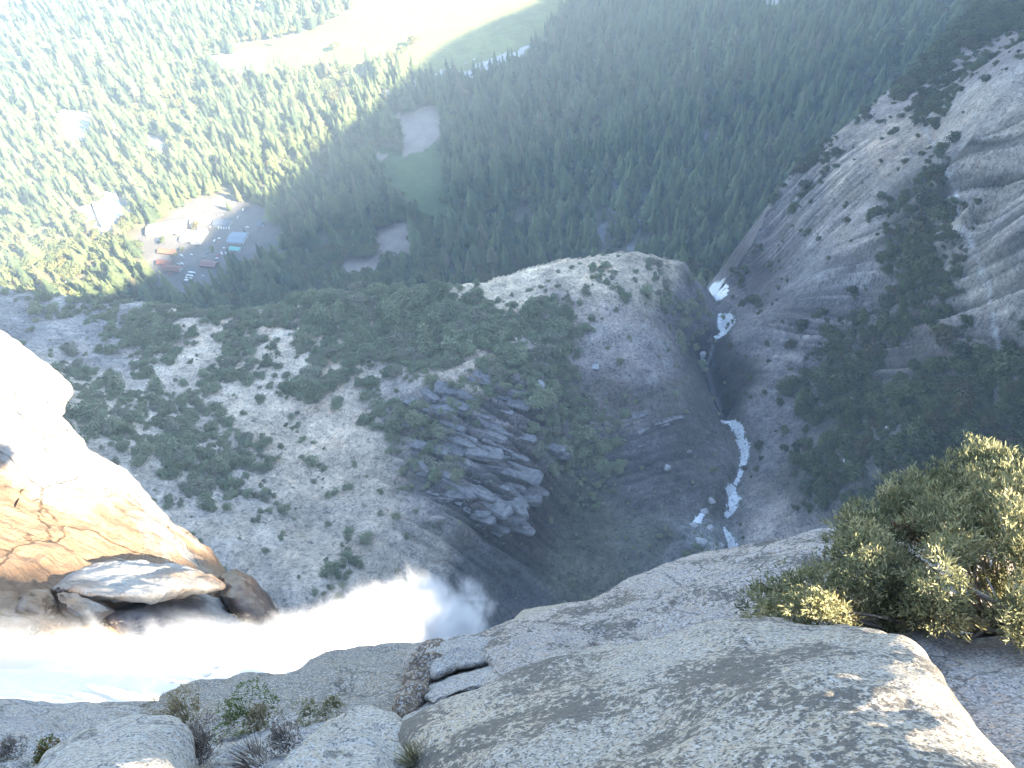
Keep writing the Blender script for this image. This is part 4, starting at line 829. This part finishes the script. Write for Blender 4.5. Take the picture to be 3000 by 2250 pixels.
# ------------------------------------------------------------------ village: buildings and vehicles
M_GL = plain('window_glass', (.04, .05, .06), .15); M_TY = plain('tyre', (.02, .02, .02), .8)
def boxv(x0, x1, y0, y1, z0, z1):
    V = [(x, y, z) for z in (z0, z1) for x, y in ((x0, y0), (x1, y0), (x1, y1), (x0, y1))]
    return V, [(0, 3, 2, 1), (4, 5, 6, 7), (0, 1, 5, 4), (1, 2, 6, 5), (2, 3, 7, 6), (3, 0, 4, 7)]
def boxes(name, L, m, parent=None):
    V = []; F = []
    for b in L:
        v, f = boxv(*b); F += [tuple(i+len(V) for i in q) for q in f]; V += v
    return mesh_np(name, V, F, [m], False, parent)
MC = {}
def cm(name, c, **k):
    if name not in MC: MC[name] = plain(name, c, **k)
    return MC[name]
def gnd(u, v):
    p = hit(u, v)[0]; return p
def house(e1, e2, wid, label, wall, roof, h=4.0, rh=2.5, flat=False, seed=0, name='building'):
    a = gnd(*e1); b = gnd(*e2); c = (a+b)/2; d = (b-a)[:2]; L = np.linalg.norm(d); ang = math.atan2(d[1], d[0])
    o = empty(name, (c[0], c[1], float(HB(c[:1], c[1:2])[0])-.2), ang); tag(o, label, 'building')
    W2 = wid/2; L2 = L/2; t = .35
    if flat:
        boxes('wall', [(-L2, L2, -W2, W2, 0, h)], wall, o); rf = boxes('roof', [(-L2+.4, L2-.4, -W2+.4, W2-.4, h-.1, h+.15), (-L2-.1, L2+.1, -W2-.1, -W2+.4, h-.3, h+.7), (-L2-.1, L2+.1, W2-.4, W2+.1, h-.3, h+.7), (-L2-.1, -L2+.4, -W2+.4, W2-.4, h-.3, h+.7), (L2-.4, L2+.1, -W2+.4, W2-.4, h-.3, h+.7)], roof, o)
        for k in range(3): boxes('roof_vent', [(-L2*.6+k*L2*.55, -L2*.6+k*L2*.55+2, -1.2+k*1.5, 1+k*1.5, h+.15, h+1.5)], cm('vent_grey', (.35, .36, .37)), rf)
    else:
        V = [(-L2, -W2, 0), (L2, -W2, 0), (L2, W2, 0), (-L2, W2, 0), (-L2, -W2, h), (L2, -W2, h), (L2, W2, h), (-L2, W2, h), (-L2, 0, h+rh-.1), (L2, 0, h+rh-.1)]
        me = bpy.data.meshes.new('wall'); me.from_pydata(V, [], [(0, 1, 5, 4), (2, 3, 7, 6), (1, 2, 6, 9, 5), (3, 0, 4, 8, 7)]); me.materials.append(wall); w = bpy.data.objects.new('wall', me); COL.objects.link(w); w.parent = o
        E = .8; q = rh/W2; V = []
        for x in (-L2-E, L2+E):
            V += [(x, -W2-E, h-E*q+.05), (x, 0, h+rh+.05), (x, W2+E, h-E*q+.05), (x, W2+E, h-E*q+.05+t), (x, 0, h+rh+.05+t), (x, -W2-E, h-E*q+.05+t)]
        F = [(i, (i+1) % 6, (i+1) % 6+6, i+6) for i in range(6)]
        me = bpy.data.meshes.new('roof'); me.from_pydata(V, [], F+[(0, 5, 4, 1), (1, 4, 3, 2), (6, 7, 10, 11), (7, 8, 9, 10)]); me.materials.append(roof); rf = bpy.data.objects.new('roof', me); COL.objects.link(rf); rf.parent = o
    nw = max(2, int(L/5)); 
    for k in range(nw):
        x = -L2+L*(k+.5)/nw
        for s in (-1, 1):
            if k == nw//2 and s < 0: boxes('door', [(x-1, x+1, s*W2-.06, s*W2+.06, 0, 2.3)], cm('door_brown', (.12, .07, .05)), o)
            else: boxes('window', [(x-.8, x+.8, s*W2-.06, s*W2+.06, 1.1, 2.5)], M_GL, o)
    return o
def cv(x, y): return (230+x/3.568, 520+y/3.568)
w_w = cm('pale_wall', (.62, .60, .56)); r_w = cm('white_roof', (.60, .59, .57), noise=.08, nscale=.4); r_br = cm('red_brown_roof', (.20, .085, .06), noise=.25, nscale=.5); w_br = cm('brown_wall', (.22, .14, .10)); r_gr = cm('blue_grey_roof', (.22, .28, .34), noise=.15, nscale=.6); r_dk = cm('slate_roof', (.14, .16, .19)); r_tl = cm('teal_roof', (.16, .42, .38)); r_cr = cm('cream_roof', (.48, .44, .37)); r_bl = cm('bright_blue_roof', (.10, .45, .70)); r_pk = cm('pinkish_roof', (.42, .30, .28))
house(cv(270, 210), cv(385, 480), 42, 'large white flat roofed hall standing alone in the conifers', w_w, r_w, 8, flat=True)
house(cv(60, 330), cv(120, 520), 24, 'white flat roofed block left of the large hall', w_w, r_w, 6, flat=True)
house(cv(735, 570), cv(1130, 520), 26, 'long cream gabled warehouse at the top of the village yard', w_w, r_cr, 6, 4)
house(cv(1040, 580), cv(1250, 610), 12, 'low white wing joined below the long warehouse', w_w, r_w, 4, 2)
house(cv(1080, 650), cv(1190, 655), 12, 'small white shed under the low white wing', w_w, r_w, 3.5, 1.8)
house(cv(1225, 700), cv(1310, 570), 17, 'white gabled barn with its end facing the grey yard', w_w, r_w, 5.5, 3.5)
house(cv(1180, 490), cv(1390, 450), 16, 'cream roofed building behind the yellow tree', w_w, r_cr, 4.5, 3)
house(cv(1590, 645), cv(1755, 655), 24, 'blue grey roofed building with rows of panels in the yard', w_w, r_gr, 5, 2.2)
house(cv(1430, 485), cv(1595, 500), 14, 'slate roofed shed with a row of white vans in front', w_w, r_dk, 4.5, 2.2)
house(cv(850, 775), cv(1010, 795), 10, 'upper orange brown roofed cabin', w_br, cm('orange_brown_roof', (.33, .15, .08)), 3.5, 2.4)
house(cv(835, 895), cv(990, 905), 10, 'middle dark red roofed cabin', w_br, r_br, 3.5, 2.4)
house(cv(895, 955), cv(1075, 975), 12, 'lowest dark red roofed cabin with a white gable end', w_w, r_br, 3.8, 2.6)
house(cv(1290, 905), cv(1450, 925), 13, 'reddish roofed cabin right of the yard lane', w_br, cm('dull_red_roof', (.26, .15, .12)), 3.5, 2.6)
house(cv(1590, 750), cv(1695, 765), 7, 'small teal roofed store among the parked cars', w_w, r_tl, 3, 1.2)
house(cv(1880, 500), cv(1930, 500), 12, 'small slate roofed hut at the right edge of the yard', w_w, r_dk, 3.5, 2)
house((2400, 4), (2420, 2), 30, 'bright blue roofed building at the top right of the wood', w_w, r_bl, 5, 2.5)
house((2367, 47), (2388, 47), 14, 'pinkish roofed building beside the hazy road', w_w, r_pk, 4, 2.5)
house((1080, 352), (1098, 350), 10, 'pale roofed cabin half hidden in the sunlit wood', w_w, r_w, 4, 2)
house((448, 425), (470, 445), 24, 'white roof showing through the sunlit conifers', w_w, r_w, 5, 2)
house((350, 352), (378, 350), 18, 'small white roof in the sunlit conifers', w_w, r_w, 5, 2)
house((145, 205), (178, 206), 16, 'pale roof high in the sunlit conifers at left', w_w, r_w, 4, 2)
house((905, 545), (925, 546), 9, 'light roofed cabin at the edge of the shaded wood', w_w, r_w, 3.5, 2)

def veh_mesh(kind, body):
    """side profile extruded across the width, glass band and wheels in one small mesh"""
    if kind == 'car': L, Wd, pr, gl, wr = 4.5, 1.8, [(-2.25, .3), (2.25, .3), (2.25, .75), (2.1, .9), (1.1, .98), (.55, 1.42), (-1.1, 1.45), (-1.9, 1.0), (-2.25, .92)], [(1.0, 1.0), (.55, 1.36), (-1.1, 1.38), (-1.7, 1.02)], .33
    elif kind == 'van': L, Wd, pr, gl, wr = 5.6, 2.0, [(-2.8, .35), (2.8, .35), (2.8, .95), (2.3, 1.15), (1.75, 2.05), (1.4, 2.15), (-2.7, 2.15), (-2.8, 2.0)], [(2.15, 1.25), (1.7, 1.95), (-2.4, 1.95), (-2.4, 1.3)], .36
    elif kind == 'truck': L, Wd, pr, gl, wr = 5.6, 1.95, [(-2.8, .45), (2.8, .45), (2.8, .95), (1.5, 1.15), (1.0, 1.75), (-.3, 1.78), (-.45, 1.1), (-2.8, 1.1)], [(1.35, 1.2), (.95, 1.68), (-.2, 1.7), (-.2, 1.2)], .4
    else: L, Wd, pr, gl, wr = 11.5, 2.5, [(-5.75, .4), (5.75, .4), (5.75, 1.4), (5.6, 2.9), (5.3, 3.05), (-5.6, 3.05), (-5.75, 2.8)], [(5.35, 1.6), (5.3, 2.5), (-5.3, 2.5), (-5.3, 1.6)], .5
    V = []; F = []; M = []
    def pris(p, y0, y1, mi):
        n = len(p); b = len(V)
        for y in (y0, y1): V.extend([(q[0], y, q[1]) for q in p])
        F.append(tuple(range(b, b+n))); F.append(tuple(range(b+2*n-1, b+n-1, -1))); M.extend([mi, mi])
        for i in range(n): F.append((b+i, b+n+i, b+n+(i+1) % n, b+(i+1) % n)); M.append(mi)
    pris(pr, -Wd/2, Wd/2, 0); pris(gl, -Wd/2-.01, Wd/2+.01, 1)
    g = gl[0], gl[1]
    for sx in (-1, 1):
        for sy in (-1, 1):
            cx = sx*L*.31; pris([(cx+wr*math.cos(a), wr+wr*math.sin(a)) for a in np.arange(8)*math.pi/4], sy*Wd/2-.16, sy*Wd/2+.03, 2)
    me = bpy.data.meshes.new(kind); me.from_pydata(V, [], F)
    for m in (body, M_GL, M_TY): me.materials.append(m)
    me.polygons.foreach_set('material_index', M); return me
CARC = {'white': (.80, .80, .80), 'silver': (.45, .47, .50), 'red': (.40, .05, .04), 'maroon': (.16, .04, .04), 'dark': (.04, .045, .055), 'tan': (.38, .30, .20), 'blue': (.08, .16, .32), 'green': (.06, .14, .08)}
VEH = {}
def vehicle(kind, colour, u, v, du, dv, label, group=None):
    k = (kind, colour)
    if k not in VEH: VEH[k] = veh_mesh(kind, cm(colour+'_paint', CARC[colour], rough=.3))
    o = bpy.data.objects.new({'car': 'parked_car', 'van': 'parked_van', 'truck': 'pickup_truck', 'bus': 'parked_bus'}[kind], VEH[k]); COL.objects.link(o)
    p = gnd(u, v); q = gnd(u+du, v+dv); o.location = (p[0], p[1], float(HB(p[:1], p[1:2])[0])+.05); o.rotation_euler = (0, 0, math.atan2(q[1]-p[1], q[0]-p[0])); tag(o, label, 'truck' if kind == 'truck' else kind, group)
for i, (x, y) in enumerate(((1190, 1003), (1168, 1035), (1158, 1062), (1148, 1086))):
    vehicle('bus', 'white', *cv(x, y), 10, 1, ['topmost', 'second', 'third', 'lowest'][i]+' of the four white buses parked side by side below the red roofed cabins', 'white buses parked side by side')
for i in range(5): vehicle('van', 'white', *cv(1468+i*27, 532), 1, 8, 'white van in the row before the slate roofed shed, '+['leftmost', 'second from left', 'middle one', 'second from right', 'rightmost'][i], 'white vans before the slate roofed shed')
for kd, cl_, x, y, du, dv, lb in [('van', 'white', 1425, 665, 5, -8, 'white van nearest the lone yard tree'), ('car', 'red', 1462, 682, 5, -8, 'red car beside the van near the lone yard tree'), ('car', 'white', 1472, 640, 9, -2, 'white car just above the red car in the yard'),
    ('van', 'white', 1420, 412, 8, 3, 'white van left behind the slate roofed shed'), ('car', 'white', 1465, 400, 8, 3, 'white car behind the slate roofed shed'), ('car', 'silver', 1500, 394, 8, 3, 'silver car behind the slate roofed shed'),
    ('van', 'white', 1670, 420, 4, -8, 'white van alone at the top of the yard lane'), ('van', 'white', 1722, 342, 4, -8, 'white van furthest up the yard lane'), ('van', 'white', 1770, 525, 9, 2, 'white van above the blue grey roof'), ('car', 'white', 1905, 470, 9, 2, 'white car by the hut at the yard edge'),
    ('van', 'silver', 1935, 515, 1, 8, 'silver van right of the small hut'), ('van', 'white', 1080, 820, 8, 3, 'white van right of the upper cabin'), ('car', 'silver', 1100, 840, 8, 3, 'silver car right of the upper cabin'), ('car', 'white', 1180, 808, 9, 1, 'white car in the middle of the lane'),
    ('van', 'silver', 1050, 912, 8, 3, 'silver van beside the middle cabin'), ('van', 'white', 1085, 905, 8, 3, 'white van beside the middle cabin'), ('car', 'white', 1520, 740, 9, 0, 'white car left of the teal store'), ('car', 'maroon', 1572, 740, 9, 0, 'maroon car against the teal store'),
    ('van', 'white', 1555, 795, 9, -1, 'white van below the teal store'), ('van', 'white', 1500, 798, 5, 6, 'white van in the lower car cluster'), ('truck', 'red', 1460, 822, 5, -6, 'red pickup in the lower car cluster'), ('car', 'white', 1447, 848, 8, -2, 'white car at the bottom of the lower car cluster'),
    ('truck', 'tan', 1310, 832, 8, 4, 'tan truck left of the lower car cluster'), ('car', 'blue', 1350, 792, 6, -6, 'blue car under the lone yard tree'), ('car', 'dark', 1432, 868, 8, 1, 'dark car at the bottom of the lower car cluster'), ('car', 'green', 1405, 780, 8, 1, 'green car under the lone yard tree'),
    ('van', 'silver', 1310, 1035, 9, 2, 'silver van right of the four buses'), ('truck', 'red', 950, 1008, 8, 2, 'red pickup below the lowest cabin'), ('car', 'white', 2030, 752, 9, 2, 'white car on the dirt at the yard right end'), ('car', 'dark', 2062, 772, 9, 2, 'dark car on the dirt at the yard right end'),
    ('van', 'white', 830, 660, 6, -5, 'white van in the gap below the long warehouse'), ('van', 'white', 210, 500, 6, 8, 'white van between the two flat roofs'), ('car', 'silver', 1385, 490, 1, 8, 'silver car left of the slate roofed shed'), ('car', 'white', 1380, 515, 1, 8, 'white car left of the slate roofed shed')]:
    vehicle(kd, cl_, *cv(x, y), du, dv, lb)
for i, (u, v) in enumerate([(1250, 199), (1254, 201), (1318, 200), (1326, 199), (1365, 187), (1390, 176), (1454, 176), (1133, 229), (1137, 219), (1073, 215)]):
    vehicle('van', 'white', u, v, 8, -2, 'white vehicle parked along the shaded edge of the meadow', 'white vehicles by the meadow road')
for i, (u, v) in enumerate([(2222, 57), (2220, 67), (2218, 83), (2301, 33), (2287, 53), (2287, 69), (2281, 83), (2299, 22), (2294, 43)]):
    vehicle('van', 'white', u, v, 8, 1, 'white vehicle parked in the hazy lot at the top of the wood', 'white vehicles in the hazy lot')
# yard trees
for u, v, h, lb, oak_ in [(*cv(1410, 770), 11, 'dark round tree standing alone in the village yard', 1), (*cv(1090, 775), 9, 'dark round tree between the upper cabin and the white barn', 1), (*cv(1740, 580), 13, 'narrow dark tree at the corner of the blue grey roof', 0), (*cv(1240, 540), 15, 'yellow lit tree beside the long warehouse', 1), (*cv(1020, 835), 9, 'dark round tree at the end of the upper cabin', 1), (*cv(900, 690), 14, 'sunlit tree left of the white shed', 1), (*cv(1590, 350), 24, 'tall sunlit conifer at the top of the village yard', 0), (*cv(440, 540), 13, 'dark tree at the foot of the large white hall', 1),
                          (1180, 165, 24, 'large round tree on the near edge of the meadow', 1), (1215, 140, 26, 'tallest tree on the near edge of the meadow', 1), (1150, 180, 20, 'broad tree beside the meadow track', 1), (985, 150, 22, 'tree at the left end of the meadow edge', 1), (800, 135, 26, 'conifer on the far side of the meadow', 0), (700, 125, 30, 'conifer at the far left corner of the meadow', 0)]:
    p = gnd(u, v); o = bpy.data.objects.new('oak_tree' if oak_ else 'pine_tree', (OAK if oak_ else CON)[int(u) % 4].data); COL.objects.link(o); o.location = (p[0], p[1], p[2]-.2); o.scale = (h*(1 if oak_ else 1.1), h*(1 if oak_ else 1.1), h); o.rotation_euler = (0, 0, u); tag(o, lb, 'tree')

# ------------------------------------------------------------------ juniper and small plants on the near rocks
def tube(pts, r0, r1, k=7, seg=14):
    P = np.array(pts, float); L = np.linspace(0, 1, len(P)); t = np.linspace(0, 1, seg)
    C = np.stack([np.interp(t, L, P[:, q]) for q in range(3)], -1)
    for _ in range(2): C[1:-1] = (C[:-2]+2*C[1:-1]+C[2:])/4
    T = np.gradient(C, axis=0); T /= np.linalg.norm(T, axis=1, keepdims=True); a = np.cross(T, [.3, .5, .8]); a /= np.linalg.norm(a, axis=1, keepdims=True); b = np.cross(T, a)
    th = np.arange(k)*2*math.pi/k; r = (r0+(r1-r0)*t)*(1+.15*np.sin(t*17))
    V = C[:, None]+r[:, None, None]*(np.cos(th)[None, :, None]*a[:, None]+np.sin(th)[None, :, None]*b[:, None])
    i = np.arange(seg-1)[:, None]*k; j = np.arange(k)[None]; F = np.stack([i+j, i+(j+1) % k, i+k+(j+1) % k, i+k+j], -1).reshape(-1, 4)
    return V.reshape(-1, 3), F
def tubes(name, L, m, parent=None):
    V = []; F = []; n = 0
    for p, r0, r1 in L: v, f = tube(p, r0, r1); V.append(v); F.append(f+n); n += len(v)
    return mesh_np(name, np.concatenate(V), np.concatenate(F), [m], True, parent)
def sprays(C, D, n_tw, ln, wd, tone, seed):
    """little scaly twigs fanning out of each centre C around direction D"""
    r = np.random.default_rng(seed); m = len(C); c = np.repeat(C, n_tw, 0); d = np.repeat(D, n_tw, 0)+.75*r.normal(size=(m*n_tw, 3)); d /= np.linalg.norm(d, axis=1, keepdims=True)
    l = ln*(.5+.8*r.random((m*n_tw, 1))); s = np.cross(d, r.normal(size=d.shape)); s /= np.linalg.norm(s, axis=1, keepdims=True); s *= wd*(.6+.7*r.random((m*n_tw, 1)))
    c = c+.35*ln*r.normal(size=c.shape); mid = c+d*l*.55
    V = np.stack([c, mid+s, c+d*l, mid-s], 1).reshape(-1, 3); F = np.arange(len(V)).reshape(-1, 4)
    t = np.repeat(np.repeat(tone, n_tw)+.12*r.normal(size=m*n_tw), 4); t[2::4] += .12
    return V, F, t
def tone_mat(name, cols):
    m, nt, b = mat(name); a = nt.nodes.new('ShaderNodeAttribute'); a.attribute_name = 'tone'
    c = ramp(nt, a.outputs['Fac'], cols); nt.links.new(c, b.inputs['Base Color']); b.inputs['Roughness'].default_value = .8; b.inputs['Specular IOR Level'].default_value = .2
    t = nt.nodes.new('ShaderNodeBsdfTranslucent'); nt.links.new(c, t.inputs[0]); ms = nt.nodes.new('ShaderNodeMixShader'); ms.inputs[0].default_value = .2
    nt.links.new(b.outputs[0], ms.inputs[1]); nt.links.new(t.outputs[0], ms.inputs[2]); nt.links.new(ms.outputs[0], nt.nodes['Material Output'].inputs['Surface']); return m
r = np.random.default_rng(77)
JP = np.array([(2175, 1835), (2180, 1780), (2230, 1735), (2300, 1700), (2400, 1670), (2450, 1620), (2430, 1570), (2450, 1520), (2500, 1490), (2580, 1475), (2610, 1420), (2680, 1385), (2750, 1370), (2790, 1335), (2860, 1310), (2920, 1310), (3000, 1345), (3200, 1360), (3250, 1900), (2950, 1850), (2750, 1845), (2500, 1850), (2300, 1842)], float)
U = r.uniform(2150, 3260, 9000); Vv = r.uniform(1300, 1880, 9000); k = inside(U, Vv, JP); U, Vv = U[k], Vv[k]
d_ = seg_dist(U, Vv, np.concatenate([JP, JP[:1]]))
sel = []                      # clump centres kept apart from one another
for i in range(len(U)):
    if len(sel) > 400: break
    if d_[i] > 16 and all((U[i]-U[j])**2+(Vv[i]-Vv[j])**2 > 29**2 for j in sel): sel.append(i)
U, Vv, d_ = U[sel], Vv[sel], d_[sel]
base_d = 6.9-1.0*np.clip((Vv-1500)/350, -.6, 1)+.5*fbm(np.stack([U/120, Vv/120, U*0], -1), 2, 5)-.0035*np.clip(d_, 0, 120)
gap = ((U-2890)**2/110**2+(Vv-1720)**2/110**2 < 1) | ((U-2700)**2/45**2+(Vv-1640)**2/55**2 < 1)      # hollow where the bare limbs show
base_d = base_d+np.where(gap, .7, 0); keepj = ~(gap & (r.random(len(U)) < .75)); U, Vv, base_d = U[keepj], Vv[keepj], base_d[keepj]
CC = atd(U, Vv, base_d); jo = at(2930, 1900, -5.5)
jb = atd(2960., 1860., 6.9)
jun = empty('juniper', tuple(jb)); tag(jun, 'sprawling olive green juniper with yellow tips growing behind the boulder at right', 'juniper')
Cs, Ds, Ts = [], [], []
for c, u_, v_ in zip(CC, U, Vv):
    m_ = 24; d = r.normal(size=(m_, 3)); d /= np.linalg.norm(d, axis=1, keepdims=True); d[:, 2] = np.abs(d[:, 2])*np.where(r.random(m_) < .8, 1, -1)
    rad = .115*(.5+.7*r.random(m_))[:, None]*(1+.5*vnoise(d*2+c, 3))[:, None]; out = c-jb; out = out/(np.linalg.norm(out)+1e-9)
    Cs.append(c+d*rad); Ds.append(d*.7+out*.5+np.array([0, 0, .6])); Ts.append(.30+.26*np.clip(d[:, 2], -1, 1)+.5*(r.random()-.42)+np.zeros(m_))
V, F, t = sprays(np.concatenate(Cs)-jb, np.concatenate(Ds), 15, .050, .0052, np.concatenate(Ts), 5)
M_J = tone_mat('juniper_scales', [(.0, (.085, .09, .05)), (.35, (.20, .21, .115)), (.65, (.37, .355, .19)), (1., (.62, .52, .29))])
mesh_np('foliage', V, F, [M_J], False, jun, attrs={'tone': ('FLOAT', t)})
LB = []
for c in CC[::3]:
    s = r.uniform(.35, .8); m_ = (c-jb)*s; LB.append(([(0, 0, -.05), m_*.5+r.normal(size=3)*.08, m_+r.normal(size=3)*.05, c-jb], .022, .004))
M_W = plain('grey_juniper_wood', (.30, .26, .23), .9, noise=.3, nscale=30)
tubes('branch', LB, M_W, jun)
tubes('trunk', [([atd(3080., 1900., 7.0)-jb, atd(3010., 1780., 6.8)-jb, atd(2960., 1700., 6.6)-jb, atd(2930., 1600., 6.5)-jb, atd(2925., 1520., 6.5)-jb], .075, .025), ([atd(3060., 1860., 6.6)-jb, atd(2990., 1800., 6.1)-jb, atd(2900., 1760., 5.95)-jb, atd(2850., 1730., 5.9)-jb], .03, .008),
                ([atd(2990., 1850., 6.0)-jb, atd(2960., 1760., 5.9)-jb, atd(3000., 1660., 5.95)-jb, atd(2950., 1580., 6.0)-jb, atd(2930., 1510., 6.1)-jb], .022, .006), ([atd(2950., 1830., 5.9)-jb, atd(2930., 1770., 5.85)-jb, atd(2890., 1690., 5.95)-jb], .014, .004), ([atd(2975., 1800., 5.8)-jb, atd(2900., 1750., 5.8)-jb, atd(2840., 1720., 5.85)-jb], .012, .004)], M_W, jun)
red = sprays(atd(r.normal(2690, 34, 60), r.normal(1556, 11, 60), np.full(60, 6.5))-jb, np.tile([0, 0, .3], (60, 1)), 8, .05, .006, np.full(60, .5), 6)
mesh_np('dead_foliage', red[0], red[1], [plain('rust_brown_needles', (.17, .09, .055), .9)], False, jun)

def tuft(name, u, v, d, w, h, nst, cols, label, cat='plant', leaf=.03, bend=.35, wd=.003, seed=0):
    """a clump of fine arching stems"""
    rg = np.random.default_rng(seed); p = atd(float(u), float(v), d); o = empty(name, tuple(p)); tag(o, label, cat); V = []; F = []; T = []
    for i in range(nst):
        a = rg.random()*6.28; q = rg.random()**.5; b = np.array([math.cos(a), math.sin(a), 0])*w*.28*q; tip = np.array([math.cos(a)*w*.5*q, math.sin(a)*w*.5*q, h*(.5+.5*rg.random())])+rg.normal(size=3)*w*.06
        m_ = (b+tip)/2+np.array([0, 0, h*.15]); s = np.cross(tip-b, rg.normal(size=3)); s = s/np.linalg.norm(s)*wd; k = len(V)
        V += [b-s, b+s, m_+s*.8, m_-s*.8, tip+s*.3, tip-s*.3]; F += [(k, k+1, k+2, k+3), (k+3, k+2, k+4, k+5)]; T += [rg.random()]*6
    mesh_np('stems', V, F, [tone_mat(label[:18]+' stems', cols)], False, o, attrs={'tone': ('FLOAT', T)})
    if leaf:
        n = nst*5; a = rg.random(n)*6.28; q = rg.random(n)**.5; el = rg.random(n); C = np.stack([np.cos(a)*w*.5*q, np.sin(a)*w*.5*q, h*(.1+.75*el)*np.sqrt(np.clip(1.05-q**2, 0, 1))], -1); C = C*(1+.75*vnoise(C*(3.2/w)+seed*3.3, seed))[:, None]*np.array([1.25, 1.25, .8]); C = C[vnoise(C*(5/w)+seed, seed+5) > -.25]; n = len(C)
        V, F, t = sprays(C, C*[1, 1, 1]+[0, 0, .05], 4, leaf, leaf*.3, .25+.5*rg.random(n), seed+1); mesh_np('leaves', V, F, [tone_mat(label[:18]+' leaves', cols)], False, o, attrs={'tone': ('FLOAT', t)})
STRAW = [(0, (.20, .17, .10)), (.5, (.36, .30, .18)), (1, (.52, .44, .28))]; GRN = [(0, (.06, .09, .03)), (.5, (.15, .20, .06)), (1, (.30, .32, .12))]; TWIG = [(0, (.14, .11, .09)), (.5, (.26, .22, .19)), (1, (.38, .34, .30))]; OLV = [(0, (.12, .13, .06)), (.5, (.25, .25, .12)), (1, (.40, .36, .20))]
tuft('dry_bush', 528, 2100, 7.2, 0.310, 0.211, 160, STRAW, 'round straw coloured dry bush behind the pale sunlit boulder', seed=1, leaf=.02)
tuft('dry_bush', 590, 2190, 6.6, 0.260, 0.248, 200, TWIG, 'grey brown twiggy bush right of the pale sunlit boulder', seed=2, leaf=.016)
tuft('green_cushion_plant', 706, 2108, 7.6, 0.384, 0.105, 160, GRN, 'bright green cushion plant below the grey ledge', seed=3, leaf=.02)
tuft('dry_bush', 762, 2102, 7.5, 0.161, 0.099, 90, STRAW, 'small dry tuft at the right end of the green cushion', seed=4, leaf=.02)
tuft('small_plant', 140, 2212, 6.2, 0.124, 0.087, 60, [(0, (.10, .10, .03)), (.5, (.14, .17, .05)), (1, (.34, .10, .05))], 'little green and red plant on the bluish ledge at left', seed=5, leaf=.02)
tuft('dry_bush', 745, 2235, 5.6, 0.285, 0.211, 260, TWIG, 'spidery grey twig bush at the bottom between the rocks', seed=6, leaf=0, wd=.002)
tuft('dry_bush', 830, 2170, 6.3, 0.211, 0.186, 120, TWIG, 'thin dry stems against the rounded grey rock', seed=7, leaf=.015, wd=.002)
tuft('grass_tuft', 1215, 2235, 4.7, 0.161, 0.273, 110, OLV, 'sparse grass stalks in the crack left of the huge boulder', seed=8, leaf=0, wd=.0018)
tuft('grass_tuft', 1255, 2215, 4.8, 0.136, 0.211, 80, STRAW, 'paler grass stalks right in the crack by the huge boulder', seed=9, leaf=0, wd=.0018)
tuft('small_plant', 905, 2095, 7.6, 0.186, 0.074, 70, OLV, 'yellow green plant at the foot of the grey ledge', seed=10, leaf=.016)
tuft('small_plant', 975, 2070, 7.6, 0.211, 0.062, 70, OLV, 'olive plant above the angular boulder', seed=11, leaf=.016)
tuft('dry_bush', 30, 2195, 6.6, 0.136, 0.074, 60, TWIG, 'dark dry tuft at the far left of the bluish ledge', seed=12, leaf=.015)

# ------------------------------------------------------------------ haze
def haze():
    m = bpy.data.materials.new('haze'); m.use_nodes = True; nt = m.node_tree; nt.nodes.clear()
    out = nt.nodes.new('ShaderNodeOutputMaterial'); v = nt.nodes.new('ShaderNodeVolumePrincipled')
    v.inputs['Color'].default_value = (.60, .79, 1, 1); v.inputs['Density'].default_value = .000135; v.inputs['Anisotropy'].default_value = .0
    nt.links.new(v.outputs[0], out.inputs['Volume'])
    a, b, c, d, e, f = -4300, 4300, -2600, 5300, -792, 400
    V = [(x, y, z) for x in (a, b) for y in (c, d) for z in (e, f)]
    F = [(0, 1, 3, 2), (4, 6, 7, 5), (0, 4, 5, 1), (2, 3, 7, 6), (0, 2, 6, 4), (1, 5, 7, 3)]
    o = mesh_np('haze', V, F, [m], False); tag(o, kind='stuff')
haze()
